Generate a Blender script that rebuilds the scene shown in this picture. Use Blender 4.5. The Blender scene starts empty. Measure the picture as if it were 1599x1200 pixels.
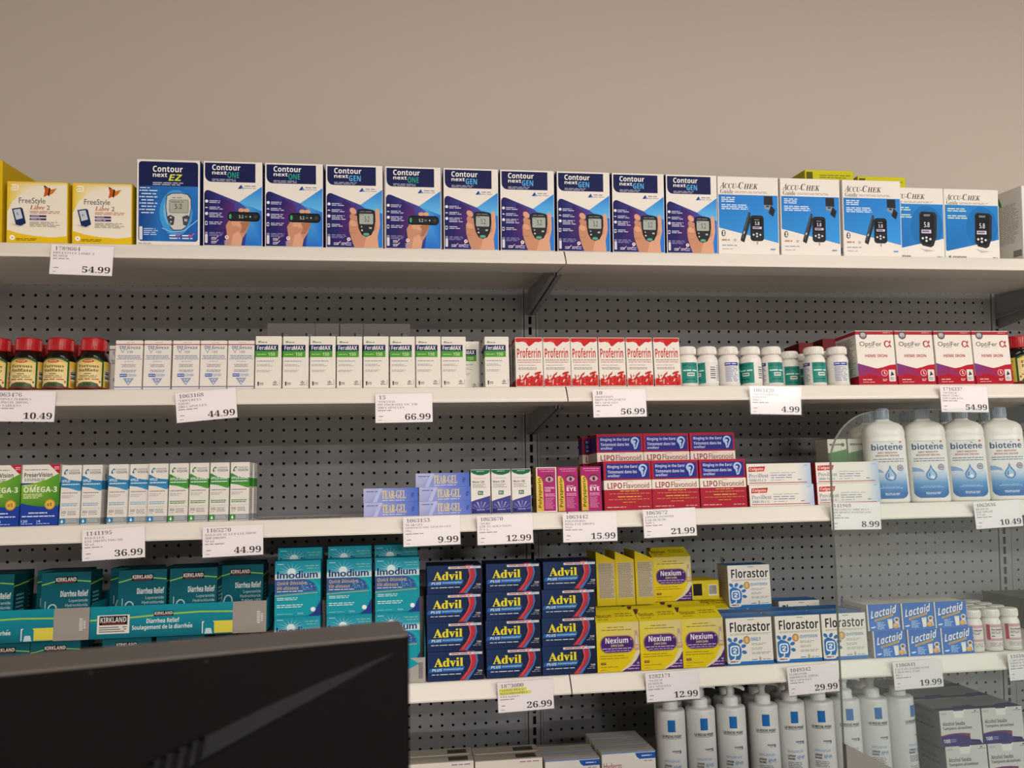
import bpy, bmesh, math, random
from mathutils import Vector, Matrix
from mathutils.geometry import tessellate_polygon

SC = bpy.context.scene
COL = SC.collection
# ------------------------------------------------------------------ camera, world, lights, exposure
ZO = 1.774                                        # height of the uppermost row of pegboard holes in view
FPX = 1250.0
CAM = Vector((0.864996, -1.881412, -0.274367 + ZO))
RM = Matrix(((0.99156943, 0.12945353, 0.00564443),
             (-0.12913904, 0.99086012, -0.03897847),
             (-0.01063874, 0.03792094, 0.99922411)))      # columns: right, forward, up
cd = bpy.data.cameras.new('camera')
cam = bpy.data.objects.new('camera', cd)
COL.objects.link(cam)
cd.sensor_fit = 'HORIZONTAL'
cd.sensor_width = 36.0
cd.lens = FPX / 1599.0 * 36.0
cd.clip_start = 0.01
M3 = Matrix((RM.col[0], RM.col[2], -RM.col[1])).transposed()
cam.matrix_world = Matrix.Translation(CAM) @ M3.to_4x4()
cd.dof.use_dof = True
cd.dof.focus_distance = 1.5
cd.dof.aperture_fstop = cd.lens / 1000.0 / 0.0034
SC.camera = cam

def ray(px, py):
    return RM @ Vector(((px - 799.5) / FPX, 1.0, -(py - 600.0) / FPX))
def at(px, py, Y):
    d = ray(px, py)
    return CAM + d * ((Y - CAM.y) / d.y)
def at_depth(px, py, dep):
    return CAM + ray(px, py) * dep

w = bpy.data.worlds.new('world')
SC.world = w
w.use_nodes = True
bg = w.node_tree.nodes['Background']
bg.inputs[0].default_value = (1.0, 0.96, 0.93, 1)
bg.inputs[1].default_value = 0.2

def area(name, loc, sx, sy, power, color=(1.0, 0.938, 0.9), rot=(0, 0, 0)):
    l = bpy.data.lights.new(name, 'AREA')
    l.shape = 'RECTANGLE'
    l.size, l.size_y, l.energy, l.color = sx, sy, power, color
    o = bpy.data.objects.new(name, l)
    COL.objects.link(o)
    o.location, o.rotation_euler = loc, rot
    return o
# ceiling luminaires of the shop, in front of and behind the photographer
area('ceiling_light', (1.3, -1.35, 3.02), 1.2, 0.3, 5)
area('ceiling_light', (3.1, -1.35, 3.02), 1.2, 0.3, 6)
area('ceiling_light', (1.3, -3.3, 3.02), 1.2, 0.3, 24)
area('ceiling_light', (3.6, -3.3, 3.02), 1.2, 0.3, 38)
area('ceiling_light', (1.6, -5.4, 3.02), 1.2, 0.3, 66)
area('ceiling_light', (4.0, -5.4, 3.02), 1.2, 0.3, 90)
area('ceiling_light', (2.2, -8.0, 3.02), 1.2, 0.3, 260)
area('ceiling_light', (5.0, -8.0, 3.02), 1.2, 0.3, 330)

vs = SC.view_settings
vs.view_transform = 'Standard'
vs.look = 'None'
vs.gamma = 1.0
vs.use_curve_mapping = False
vs.exposure = 0.27

# ------------------------------------------------------------------ colour, materials
def lin(c):
    return tuple(((v / 12.92) if v <= 0.04045 else ((v + 0.055) / 1.055) ** 2.4) for v in c)
_hc = {}
def hx(s):
    if s not in _hc:
        _hc[s] = lin(tuple(int(s[i:i + 2], 16) / 255 for i in (0, 2, 4))) + (1.0,)
    return _hc[s]

def mat(name, color=None, rough=0.5, metal=0.0, spec=0.5, bump=0.0, bscale=200.0, attr=False, vary=0.0, vscale=6.0):
    m = bpy.data.materials.new(name)
    m.use_nodes = True
    nt = m.node_tree
    b = nt.nodes['Principled BSDF']
    b.inputs['Roughness'].default_value = rough
    b.inputs['Metallic'].default_value = metal
    b.inputs['Specular IOR Level'].default_value = spec
    tc = nt.nodes.new('ShaderNodeTexCoord')
    if attr:
        a = nt.nodes.new('ShaderNodeAttribute')
        a.attribute_name = 'Col'
        nt.links.new(a.outputs['Color'], b.inputs['Base Color'])
    elif vary:
        n = nt.nodes.new('ShaderNodeTexNoise')
        n.inputs['Scale'].default_value = vscale
        n.inputs['Detail'].default_value = 4
        nt.links.new(tc.outputs['Object'], n.inputs['Vector'])
        mx = nt.nodes.new('ShaderNodeMix')
        mx.data_type = 'RGBA'
        c = hx(color)
        mx.inputs[6].default_value = tuple(v * (1 - vary) for v in c[:3]) + (1,)
        mx.inputs[7].default_value = tuple(min(1, v * (1 + vary)) for v in c[:3]) + (1,)
        nt.links.new(n.outputs['Fac'], mx.inputs[0])
        nt.links.new(mx.outputs[2], b.inputs['Base Color'])
    else:
        b.inputs['Base Color'].default_value = hx(color)
    if bump:
        n2 = nt.nodes.new('ShaderNodeTexNoise')
        n2.inputs['Scale'].default_value = bscale
        nt.links.new(tc.outputs['Object'], n2.inputs['Vector'])
        bp = nt.nodes.new('ShaderNodeBump')
        bp.inputs['Strength'].default_value = bump
        bp.inputs['Distance'].default_value = 0.001
        nt.links.new(n2.outputs['Fac'], bp.inputs['Height'])
        nt.links.new(bp.outputs['Normal'], b.inputs['Normal'])
    return m

def clear_mat(name, tint, haze=0.03, rough=0.03, ior=1.45):
    """Thin clear plastic: tinted transparency, Fresnel reflection, a little surface haze."""
    m = bpy.data.materials.new(name)
    m.use_nodes = True
    nt = m.node_tree
    nt.nodes.clear()
    out = nt.nodes.new('ShaderNodeOutputMaterial')
    tr = nt.nodes.new('ShaderNodeBsdfTransparent')
    tr.inputs[0].default_value = tint + (1,)
    df = nt.nodes.new('ShaderNodeBsdfDiffuse')
    df.inputs[0].default_value = (0.72, 0.78, 0.75, 1)
    gl = nt.nodes.new('ShaderNodeBsdfGlossy')
    gl.inputs['Roughness'].default_value = rough
    fr = nt.nodes.new('ShaderNodeFresnel')
    fr.inputs[0].default_value = ior
    m1 = nt.nodes.new('ShaderNodeMixShader')
    m1.inputs[0].default_value = haze
    m2 = nt.nodes.new('ShaderNodeMixShader')
    nt.links.new(tr.outputs[0], m1.inputs[1])
    nt.links.new(df.outputs[0], m1.inputs[2])
    nt.links.new(fr.outputs[0], m2.inputs[0])
    nt.links.new(m1.outputs[0], m2.inputs[1])
    nt.links.new(gl.outputs[0], m2.inputs[2])
    nt.links.new(m2.outputs[0], out.inputs[0])
    return m

MT = {
    'card': mat('printed_carton', attr=True, rough=0.5, spec=0.1, bump=0.05, bscale=90),
    'label': mat('printed_label', attr=True, rough=0.4, spec=0.2),
    'plastic': mat('white_plastic', 'E6E2DA', 0.33, bump=0.02, bscale=40),
    'pump': mat('satin_white_plastic', 'DCDCDA', 0.4, bump=0.02, bscale=40),
    'redcap': mat('red_plastic', 'B01218', 0.3, bump=0.03, bscale=60),
    'amber': mat('dark_amber_plastic', '1C0E08', 0.12, vary=0.2),
    'biocap': mat('pale_blue_plastic', '8996A6', 0.3, vary=0.08),
    'paint': mat('wall_paint', 'C3BAB0', 0.7, spec=0.25, bump=0.12, bscale=160, vary=0.02, vscale=1.2),
    'floor': mat('floor_tile', '9A938A', 0.35, vary=0.08, vscale=3),
    'ceil': mat('ceiling_tile', '8C8882', 0.9, bump=0.2, bscale=120),
    'peg': mat('grey_enamel_pegboard', '8B8C8F', 0.5, spec=0.35, bump=0.05, bscale=300, vary=0.03, vscale=5),
    'post': mat('grey_enamel_steel', '8E8F91', 0.42, vary=0.04, vscale=8),
    'hole': mat('dark_recess', '050505', 0.8, vary=0.2),
    'shelf': mat('white_enamel_steel', 'E9E3D8', 0.28, spec=0.5, bump=0.02, bscale=30, vary=0.02, vscale=4),
    'sleeve': clear_mat('clear_sleeve', (0.985, 0.985, 0.985), 0.02, 0.10, 1.16),
    'acrylic': clear_mat('clear_acrylic', (0.885, 0.95, 0.935), 0.04, 0.01, 1.49),
    'acrylic_edge': mat('acrylic_cut_edge', 'A9BDB4', 0.25, vary=0.15, vscale=9),
    'black': mat('black_textured_plastic', '050404', 0.6, spec=0.1, bump=0.1, bscale=400),
    'ridge': mat('dark_grey_plastic', '0F0F12', 0.6, spec=0.2, vary=0.1),
    'silver': mat('silver_grey_plastic', '57524D', 0.5, metal=0.1, vary=0.04),
    'greyplate': mat('grey_powder_coat', '77776F', 0.5, bump=0.05),
    'counter': mat('counter_laminate', '55504A', 0.4, vary=0.1),
}

# ------------------------------------------------------------------ mesh building
class MB:
    def __init__(s):
        s.v, s.f, s.c, s.m, s.sm = [], [], [], [], []
    def face(s, pts, col=None, mi=0, smooth=False):
        n = len(s.v)
        s.v += [tuple(p) for p in pts]
        s.f.append(tuple(range(n, n + len(pts))))
        col = col or (1, 1, 1, 1)
        s.c += ([col] * len(pts)) if not isinstance(col[0], tuple) else list(col)
        s.m.append(mi)
        s.sm.append(smooth)
    def box(s, x0, x1, y0, y1, z0, z1, col=None, mi=0):
        P = [(x0, y0, z0), (x1, y0, z0), (x1, y1, z0), (x0, y1, z0), (x0, y0, z1), (x1, y0, z1), (x1, y1, z1), (x0, y1, z1)]
        for q in ((0, 1, 5, 4), (1, 2, 6, 5), (2, 3, 7, 6), (3, 0, 4, 7), (4, 5, 6, 7), (3, 2, 1, 0)):
            s.face([P[i] for i in q], col, mi)
    def prism(s, poly, fn, t0, t1, col=None, mi=0):
        """poly: 2-D outline (counter-clockwise); fn(a, b, t) -> 3-D point."""
        n = len(poly)
        s.face([fn(a, b, t1) for a, b in poly], col, mi)
        s.face([fn(a, b, t0) for a, b in reversed(poly)], col, mi)
        for i in range(n):
            a, b = poly[i]
            c, d = poly[(i + 1) % n]
            s.face([fn(a, b, t0), fn(c, d, t0), fn(c, d, t1), fn(a, b, t1)], col, mi)
    def lathe(s, prof, n=32, col=None, mi=0, ex=1.0, ey=1.0, cx=0.0, cy=0.0, power=2.0, cap=True):
        """prof: list of (radius, z)[, colour]; shared rings give smooth shading."""
        base = len(s.v)
        for pr in prof:
            r, z = pr[0], pr[1]
            for i in range(n):
                a = 2 * math.pi * i / n
                ca, sa = math.cos(a), math.sin(a)
                k = (abs(ca) ** power + abs(sa) ** power) ** (-1 / power)
                s.v.append((cx + r * ex * ca * k, cy + r * ey * sa * k, z))
        for j in range(len(prof) - 1):
            c = prof[j][2] if len(prof[j]) > 2 else (col or (1, 1, 1, 1))
            for i in range(n):
                k = (i + 1) % n
                s.f.append((base + j * n + i, base + j * n + k, base + (j + 1) * n + k, base + (j + 1) * n + i))
                s.c += [c] * 4
                s.m.append(mi)
                s.sm.append(True)
        if cap:
            c = col or (1, 1, 1, 1)
            s.f.append(tuple(base + (len(prof) - 1) * n + i for i in range(n)))
            s.c += [c] * n
            s.m.append(mi)
            s.sm.append(False)
            s.f.append(tuple(base + i for i in reversed(range(n))))
            s.c += [c] * n
            s.m.append(mi)
            s.sm.append(False)
    def mesh(s, name, mats):
        me = bpy.data.meshes.new(name)
        me.from_pydata(s.v, [], s.f)
        for m in mats:
            me.materials.append(m)
        me.polygons.foreach_set('material_index', s.m)
        me.polygons.foreach_set('use_smooth', s.sm)
        at_ = me.color_attributes.new('Col', 'FLOAT_COLOR', 'CORNER')
        flat = [x for c in s.c for x in c]
        at_.data.foreach_set('color', flat)
        me.update()
        return me
    def build(s, name, mats, parent=None, auto=None):
        if not isinstance(mats, (list, tuple)):
            mats = [mats]
        o = bpy.data.objects.new(name, s.mesh(name, mats))
        COL.objects.link(o)
        if parent:
            o.parent = parent
        return o

def tag(o, label=None, cat=None, group=None, kind=None):
    for k, v in (('label', label), ('category', cat), ('group', group), ('kind', kind)):
        if v:
            o[k] = v
    return o
def thing(name, label, cat, loc=(0, 0, 0), rz=0.0, group=None):
    o = bpy.data.objects.new(name, None)
    o.empty_display_size = 0.02
    COL.objects.link(o)
    o.location = loc
    o.rotation_euler = (0, 0, rz)
    return tag(o, label, cat, group)
def dup(o, parent=None):
    c = o.copy()
    COL.objects.link(c)
    if parent:
        c.parent = parent
        c.matrix_parent_inverse = o.matrix_parent_inverse
    for ch in [x for x in SC.objects if x.parent == o]:
        dup(ch, c)
    return c
ORD = 'first second third fourth fifth sixth seventh eighth ninth tenth eleventh twelfth'.split()

# ------------------------------------------------------------------ lettering
def _map(t, A, a, D):
    o = ''
    for ch in t:
        if 'A' <= ch <= 'Z':
            o += chr(A + ord(ch) - 65)
        elif 'a' <= ch <= 'z':
            o += chr(a + ord(ch) - 97)
        elif D and '0' <= ch <= '9':
            o += chr(D + ord(ch) - 48)
        else:
            o += ch
    return o
STY = {'r': None, 'b': (0x1D5D4, 0x1D5EE, 0x1D7EC), 'i': (0x1D63C, 0x1D656, 0x1D7EC), 's': (0x1D400, 0x1D41A, 0x1D7CE), 't': (0x1D400, 0x1D41A, 0x1D7CE), 'o': (0x1D468, 0x1D482, 0x1D7CE)}
_tm = {}
def glyphs(text, st):
    """Lettering as triangles inside the unit square (v runs down)."""
    k = (text, st)
    if k in _tm:
        return _tm[k]
    cu = bpy.data.curves.new('lettering', 'FONT')
    cu.body = text if STY[st] is None else _map(text, *STY[st])
    cu.resolution_u = 3
    if st == 't':
        cu.offset = -0.012
    ob = bpy.data.objects.new('lettering', cu)
    COL.objects.link(ob)
    dg = bpy.context.evaluated_depsgraph_get()
    me = bpy.data.meshes.new_from_object(ob.evaluated_get(dg))
    vs_ = [(v.co.x, v.co.y) for v in me.vertices]
    fs = [tuple(p.vertices) for p in me.polygons]
    bpy.data.objects.remove(ob)
    bpy.data.curves.remove(cu)
    bpy.data.meshes.remove(me)
    x0, x1 = min(v[0] for v in vs_), max(v[0] for v in vs_)
    y0, y1 = min(v[1] for v in vs_), max(v[1] for v in vs_)
    vs_ = [((x - x0) / (x1 - x0 + 1e-9), (y1 - y) / (y1 - y0 + 1e-9)) for x, y in vs_]
    _tm[k] = (vs_, fs)
    return _tm[k]

# ------------------------------------------------------------------ printing on a face
class Art:
    """Draws in (u right, v down) on a face. fn(u, v, lift) gives the 3-D point. strips > 0 bends around a curved face."""
    def __init__(s, mb, fn, mi=0, strips=0, seed=1):
        s.mb, s.fn, s.mi, s.st, s.k = mb, fn, mi, strips, 0
        s.r = random.Random(seed)
        s.ox, s.oy, s.sx, s.sy = 0.0, 0.0, 1.0, 1.0
    def win(s, u0, v0, u1, v1):
        s.ox, s.oy, s.sx, s.sy = u0, v0, u1 - u0, v1 - v0
        return s
    def _emit(s, pts, cols):
        pts = [(s.ox + u * s.sx, s.oy + v * s.sy) for u, v in pts]
        lift = 0.000025 * s.k
        if not s.st:
            s.mb.face([s.fn(u, v, lift) for u, v in reversed(pts)], list(reversed(cols)) if isinstance(cols[0], tuple) else cols, s.mi)
            return
        tris = [pts] if len(pts) <= 4 else [[pts[i] for i in t] for t in tessellate_polygon([[Vector((u, v, 0)) for u, v in pts]])]
        if len(pts) > 4:
            fixed = []
            for t in tris:
                ar = (t[1][0] - t[0][0]) * (t[2][1] - t[0][1]) - (t[2][0] - t[0][0]) * (t[1][1] - t[0][1])
                fixed.append(t if ar > 0 else t[::-1])
            tris = fixed
        c0 = cols[0] if isinstance(cols[0], tuple) else cols
        if len(pts) == 4 and isinstance(cols[0], tuple):
            vmin, vmax = min(p[1] for p in pts), max(p[1] for p in pts)
            ct = [c for p, c in zip(pts, cols) if p[1] == vmin][0]
            cb = [c for p, c in zip(pts, cols) if p[1] == vmax][0]
        else:
            vmin = vmax = None
        for t in tris:
            lo, hi = min(p[0] for p in t), max(p[0] for p in t)
            n0, n1 = math.floor(lo * s.st + 1e-6), math.ceil(hi * s.st - 1e-6)
            for n in range(n0, max(n1, n0 + 1)):
                q = t
                for sign, lim in ((1, n / s.st), (-1, (n + 1) / s.st)):
                    out = []
                    for i in range(len(q)):
                        a, b = q[i], q[(i + 1) % len(q)]
                        da, db = sign * (a[0] - lim), sign * (b[0] - lim)
                        if da >= 0:
                            out.append(a)
                        if da * db < 0:
                            f = da / (da - db)
                            out.append((a[0] + (b[0] - a[0]) * f, a[1] + (b[1] - a[1]) * f))
                    q = out
                    if len(q) < 3:
                        break
                if len(q) >= 3:
                    if vmin is None:
                        cc = c0
                    else:
                        cc = [tuple(x + (y - x) * (p[1] - vmin) / (vmax - vmin + 1e-9) for x, y in zip(ct, cb)) for p in reversed(q)]
                    s.mb.face([s.fn(u, v, lift) for u, v in reversed(q)], cc, s.mi)
    def P(s, pts, col):
        s.k += 1
        ar = sum(pts[i - 1][0] * pts[i][1] - pts[i][0] * pts[i - 1][1] for i in range(len(pts)))
        s._emit(pts if ar > 0 else pts[::-1], hx(col))
        return s
    def PG(s, pts, cols):
        s.k += 1
        ar = sum(pts[i - 1][0] * pts[i][1] - pts[i][0] * pts[i - 1][1] for i in range(len(pts)))
        cs = [hx(c) for c in cols]
        if ar <= 0:
            pts, cs = pts[::-1], cs[::-1]
        s._emit(pts, cs)
        return s
    def R(s, u0, v0, u1, v1, col):
        return s.P([(u0, v0), (u1, v0), (u1, v1), (u0, v1)], col)
    def G(s, u0, v0, u1, v1, ct, cb):
        return s.PG([(u0, v0), (u1, v0), (u1, v1), (u0, v1)], [ct, ct, cb, cb])
    def H(s, u0, v0, u1, v1, cl, cr):
        return s.PG([(u0, v0), (u1, v0), (u1, v1), (u0, v1)], [cl, cr, cr, cl])
    def E(s, cx, cy, rx, ry, col, n=18, a0=0.0):
        c, q = math.cos(a0), math.sin(a0)
        L = [(rx * math.cos(2 * math.pi * i / n), ry * math.sin(2 * math.pi * i / n)) for i in range(n)]
        return s.P([(cx + x * c - y * q, cy + x * q + y * c) for x, y in L], col)
    def RR(s, u0, v0, u1, v1, ru, rv, col, corners=(1, 1, 1, 1)):
        L = []
        for (cx, cy, a, k) in ((u1 - ru, v0 + rv, -90, 1), (u1 - ru, v1 - rv, 0, 2), (u0 + ru, v1 - rv, 90, 3), (u0 + ru, v0 + rv, 180, 0)):
            if corners[k]:
                L += [(cx + ru * math.cos(math.radians(a + t)), cy + rv * math.sin(math.radians(a + t))) for t in (0, 22, 45, 68, 90)]
            else:
                L.append(((u1, v0), (u1, v1), (u0, v1), (u0, v0))[(1, 2, 3, 0).index(k)])
        return s.P(L, col)
    def T(s, text, u0, v0, u1, v1, col, st='r', rot=0):
        """Lettering fitted to the rectangle; rot=1 reads upwards, -1 downwards."""
        s.k += 1
        vs_, fs = glyphs(text, st)
        c = hx(col)
        lift = 0.000025 * s.k + (0.00022 if s.st else 0.0)
        P_ = []
        for x, y in vs_:
            if rot == 1:
                x, y = y, 1 - x
            elif rot == -1:
                x, y = 1 - y, x
            u, v = u0 + x * (u1 - u0), v0 + y * (v1 - v0)
            P_.append(s.fn(s.ox + u * s.sx, s.oy + v * s.sy, lift))
        b = len(s.mb.v)
        s.mb.v += [tuple(p) for p in P_]
        for f in fs:
            s.mb.f.append(tuple(b + i for i in f))
            s.mb.c += [c] * len(f)
            s.mb.m.append(s.mi)
            s.mb.sm.append(False)
        return s
    def M(s, u0, v0, u1, v1, n, col, ragged=0.25, center=False):
        """n lines of print too small to read: broken bars of words."""
        s.k += 1
        p = (v1 - v0) / n
        c = hx(col)
        for i in range(n):
            ln = (u1 - u0) * (1 - s.r.random() * ragged)
            u = u0 + ((u1 - u0 - ln) / 2 if center else 0)
            e = u + ln
            va, vb = v0 + p * (i + 0.2), v0 + p * (i + 0.72)
            while u < e - 0.01:
                q = min(e, u + s.r.uniform(0.05, 0.16))
                s._emit([(u, va), (q, va), (q, vb), (u, vb)], c)
                u = q + 0.018
        return s
    def S(s, pts, wd, col):
        """A stroke of width wd (in v units scaled to the face)."""
        s.k += 1
        c = hx(col)
        for (a, b) in zip(pts, pts[1:]):
            dx, dy = (b[0] - a[0]) * s.asp, b[1] - a[1]
            L = math.hypot(dx, dy) or 1e-9
            nx, ny = -dy / L * wd / 2 / s.asp, dx / L * wd / 2
            q = [(a[0] + nx, a[1] + ny), (b[0] + nx, b[1] + ny), (b[0] - nx, b[1] - ny), (a[0] - nx, a[1] - ny)]
            ar = sum(q[i - 1][0] * q[i][1] - q[i][0] * q[i - 1][1] for i in range(4))
            s._emit(q if ar > 0 else q[::-1], c)
        return s
    asp = 1.0

# ------------------------------------------------------------------ cartons
def carton_mesh(name, w, h, d, front, cf, cs=None, ct=None, side=None, top=None, rseed=1, flap=True):
    """A folded paperboard carton: chamfered body, tuck-flap seam on top, print on front / sides / top. Origin: middle of the base."""
    cs, ct = cs or cf, ct or cf
    mb = MB()
    b = 0.0007
    X, Y = w / 2, d / 2
    def quad(pts, c):
        mb.face(pts, hx(c))
    # faces inset by the chamfer
    quad([(-X + b, -Y, b), (X - b, -Y, b), (X - b, -Y, h - b), (-X + b, -Y, h - b)], cf)
    quad([(X - b, Y, b), (-X + b, Y, b), (-X + b, Y, h - b), (X - b, Y, h - b)], cf)
    quad([(X, -Y + b, b), (X, Y - b, b), (X, Y - b, h - b), (X, -Y + b, h - b)], cs)
    quad([(-X, Y - b, b), (-X, -Y + b, b), (-X, -Y + b, h - b), (-X, Y - b, h - b)], cs)
    quad([(-X + b, -Y + b, h), (X - b, -Y + b, h), (X - b, Y - b, h), (-X + b, Y - b, h)], ct)
    quad([(-X + b, Y - b, 0), (X - b, Y - b, 0), (X - b, -Y + b, 0), (-X + b, -Y + b, 0)], cs)
    E_ = 'E8E2D6'
    for sx in (-1, 1):                                    # chamfers: vertical, then rims
        for sy in (-1, 1):
            p = [(sx * X, sy * (Y - b), b), (sx * (X - b), sy * Y, b), (sx * (X - b), sy * Y, h - b), (sx * X, sy * (Y - b), h - b)]
            quad(p if sx * sy > 0 else p[::-1], cs)
    for z0, z1, k in ((b, 0, -1), (h - b, h, 1)):
        for sx in (-1, 1):
            p = [(sx * X, -Y + b, z0), (sx * X, Y - b, z0), (sx * (X - b), Y - b, z1), (sx * (X - b), -Y + b, z1)]
            quad(p if sx * k > 0 else p[::-1], cs)
        for sy in (-1, 1):
            p = [(X - b, sy * Y, z0), (-X + b, sy * Y, z0), (-X + b, sy * (Y - b), z1), (X - b, sy * (Y - b), z1)]
            quad(p if sy * k > 0 else p[::-1], cf if sy < 0 else cs)
    fr = Art(mb, lambda u, v, l: (-X + u * w, -Y - l, h * (1 - v)), seed=rseed)
    fr.asp = w / h
    front(fr)
    if side:
        for sg in (1, -1):
            sd = Art(mb, (lambda u, v, l: (X + l, -Y + u * d, h * (1 - v))) if sg > 0 else (lambda u, v, l: (-X - l, Y - u * d, h * (1 - v))), seed=rseed + 5)
            sd.asp = d / h
            side(sd)
    tp = Art(mb, lambda u, v, l: (-X + u * w, Y - v * d, h + l), seed=rseed + 9)
    tp.asp = w / d
    if top:
        top(tp)
    if flap:                                              # seam where the tuck flap folds in
        tp.R(0.01, 0.955, 0.99, 0.965, '6A655E').P([(0.0, 0.0), (0.06, 0.0), (0.01, 0.05)], '6A655E').P([(0.94, 0.0), (1, 0.0), (0.99, 0.05)], '6A655E')
    return mb.mesh(name, [MT['card']])

def deck(k, x, yl, up=0.0):
    """A point yl behind the front edge of shelf k and up above its sloping deck."""
    c, s = math.cos(TH[k]), math.sin(TH[k])
    return Vector((x, YF + yl * c + up * s, SZ[k] - yl * s + up * c))
def put(mesh, name, k, x, yl, up, d, label, cat, group=None, rz=0.0, ry=0.0, lie=None):
    """Stand one carton on shelf k, its front yl behind the edge, raised by up."""
    o = bpy.data.objects.new(name, mesh)
    COL.objects.link(o)
    o.location = deck(k, x, yl + d / 2, up)
    R_ = Matrix.Rotation(-TH[k], 3, 'X') @ Matrix.Rotation(rz, 3, 'Z') @ Matrix.Rotation(ry, 3, 'Y')
    if lie:
        R_ = R_ @ lie
    o.rotation_euler = R_.to_euler()
    return tag(o, label, cat, group)
def px_x(px, py, Y=None):
    return at(px, py, YF if Y is None else Y).x
S1, S2, S3, S4, S5 = (ZO + q / 1000 for q in (29.0, -224.0, -455.0, -752.0, -1000.0))
SZ = {1: S1, 2: S2, 3: S3, 4: S4, 5: S5}
TH = {1: 0.0, 2: 0.1, 3: 0.1, 4: 0.1, 5: 0.1}      # the lower shelves slope back a little on their brackets
YF = -0.421

# ------------------------------------------------------------------ the room
def slab(name, x0, x1, y0, y1, z0, z1, m):
    mb = MB()
    mb.box(x0, x1, y0, y1, z0, z1)
    return tag(mb.build(name, MT[m]), kind='structure')
slab('wall_back', -1.1, 7.0, 0.035, 0.15, 0, 3.1, 'paint')
slab('added_wall_left', -1.1, -1.0, -10.0, 0.035, 0, 3.1, 'paint')  # unseen wall, added to block ambient light from the left
slab('floor', -1.1, 7.0, -10.0, 0.15, -0.1, 0, 'floor')
slab('ceiling', -1.1, 7.0, -10.0, 0.15, 3.1, 3.2, 'ceil')
slab('wall_front', -1.1, 7.0, -10.1, -10.0, 0, 3.1, 'paint')

# ------------------------------------------------------------------ gondola: pegboard panels, slotted uprights
UX = (-0.064, 1.1555, 2.375)
gon = thing('pegboard_gondola', 'grey perforated pegboard back with slotted steel uprights behind all the shelves', 'shelving back', (1.1555, 0, 0))
def local(o, p):
    o.location = -Vector(p.location)
    return o
def pegboard(x0, x1, hx0, n, j0=-1, j1=41):
    mb = MB()
    Pt = 0.0254
    X0, X1 = hx0 - Pt / 2, hx0 + (n - 0.5) * Pt
    zt, zb = ZO - (j0 - 0.5) * Pt, ZO - (j1 + 0.5) * Pt
    r = 0.0034
    for j in range(j0, j1 + 1):
        zc = ZO - j * Pt
        for i in range(n):
            xc = hx0 + i * Pt
            h = Pt / 2
            sq = [(h, 0), (h, h), (0, h), (-h, h), (-h, 0), (-h, -h), (0, -h), (h, -h)]
            ci = [(r * math.cos(math.pi / 4 * k), r * math.sin(math.pi / 4 * k)) for k in range(8)]
            b = len(mb.v)
            mb.v += [(xc + a, 0, zc + c) for a, c in sq] + [(xc + a, 0, zc + c) for a, c in ci] + [(xc + a, 0.0012, zc + c) for a, c in ci]
            for k in range(8):
                q = (k + 1) % 8
                mb.f.append((b + k, b + 8 + k, b + 8 + q, b + q))
                mb.f.append((b + 8 + k, b + 16 + k, b + 16 + q, b + 8 + q))
                mb.c += [(1, 1, 1, 1)] * 8
                mb.m += [0, 0]
                mb.sm += [False, False]
    for a, c, e, g in ((x0, X0, zb, zt), (X1, x1, zb, zt), (x0, x1, 0.05, zb), (x0, x1, zt, ZO + 0.06)):
        if c - a > 1e-4:
            mb.face([(a, 0, e), (c, 0, e), (c, 0, g), (a, 0, g)])
    for xe in (x0, x1):
        mb.face([(xe, 0, 0.05), (xe, 0.006, 0.05), (xe, 0.006, ZO + 0.06), (xe, 0, ZO + 0.06)])
    mb.face([(x0, 0, ZO + 0.06), (x1, 0, ZO + 0.06), (x1, 0.006, ZO + 0.06), (x0, 0.006, ZO + 0.06)])
    return local(mb.build('pegboard_panel', MT['peg'], gon), gon)
pegboard(UX[0] + 0.0215, UX[1] - 0.0215, -0.0254, 46)
pegboard(UX[1] + 0.0215, UX[2] - 0.0215, 1.1938, 46)
pegboard(UX[2] + 0.0215, UX[2] + 0.42, 2.413, 15)
mb = MB()
mb.box(UX[0] - 0.03, UX[2] + 0.42, 0.016, 0.02, 0.05, ZO + 0.055)
local(mb.build('hole_shade_sheet', MT['hole'], gon), gon)  # black sheet added so its colour gives the holes their shade
for ux in UX:
    mb = MB()
    zt, zb = ZO + 0.06, 0.0
    js = list(range(-1, 42))
    # front face of the post with slots left open
    hw, sw, sh = 0.0135, 0.0038, 0.0092
    mb.face([(ux - hw, -0.0015, zb), (ux - sw, -0.0015, zb), (ux - sw, -0.0015, zt), (ux - hw, -0.0015, zt)])
    mb.face([(ux + sw, -0.0015, zb), (ux + hw, -0.0015, zb), (ux + hw, -0.0015, zt), (ux + sw, -0.0015, zt)])
    prev = zb
    for j in reversed(js):
        zc = ZO - j * 0.0254
        mb.face([(ux - sw, -0.0015, prev), (ux + sw, -0.0015, prev), (ux + sw, -0.0015, zc - sh), (ux - sw, -0.0015, zc - sh)])
        for s in (-1, 1):
            mb.face([(ux + s * sw, -0.0015, zc - sh), (ux + s * sw, 0.012, zc - sh), (ux + s * sw, 0.012, zc + sh), (ux + s * sw, -0.0015, zc + sh)])
        prev = zc + sh
    mb.face([(ux - sw, -0.0015, prev), (ux + sw, -0.0015, prev), (ux + sw, -0.0015, zt), (ux - sw, -0.0015, zt)])
    for s in (-1, 1):
        mb.face([(ux + s * hw, -0.0015, zb), (ux + s * hw, 0.014, zb), (ux + s * hw, 0.014, zt), (ux + s * hw, -0.0015, zt)])
        mb.box(ux + s * 0.0182 - 0.0028, ux + s * 0.0182 + 0.0028, 0.0008, 0.005, zb, zt)
    local(mb.build('upright', MT['post'], gon), gon)

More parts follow.
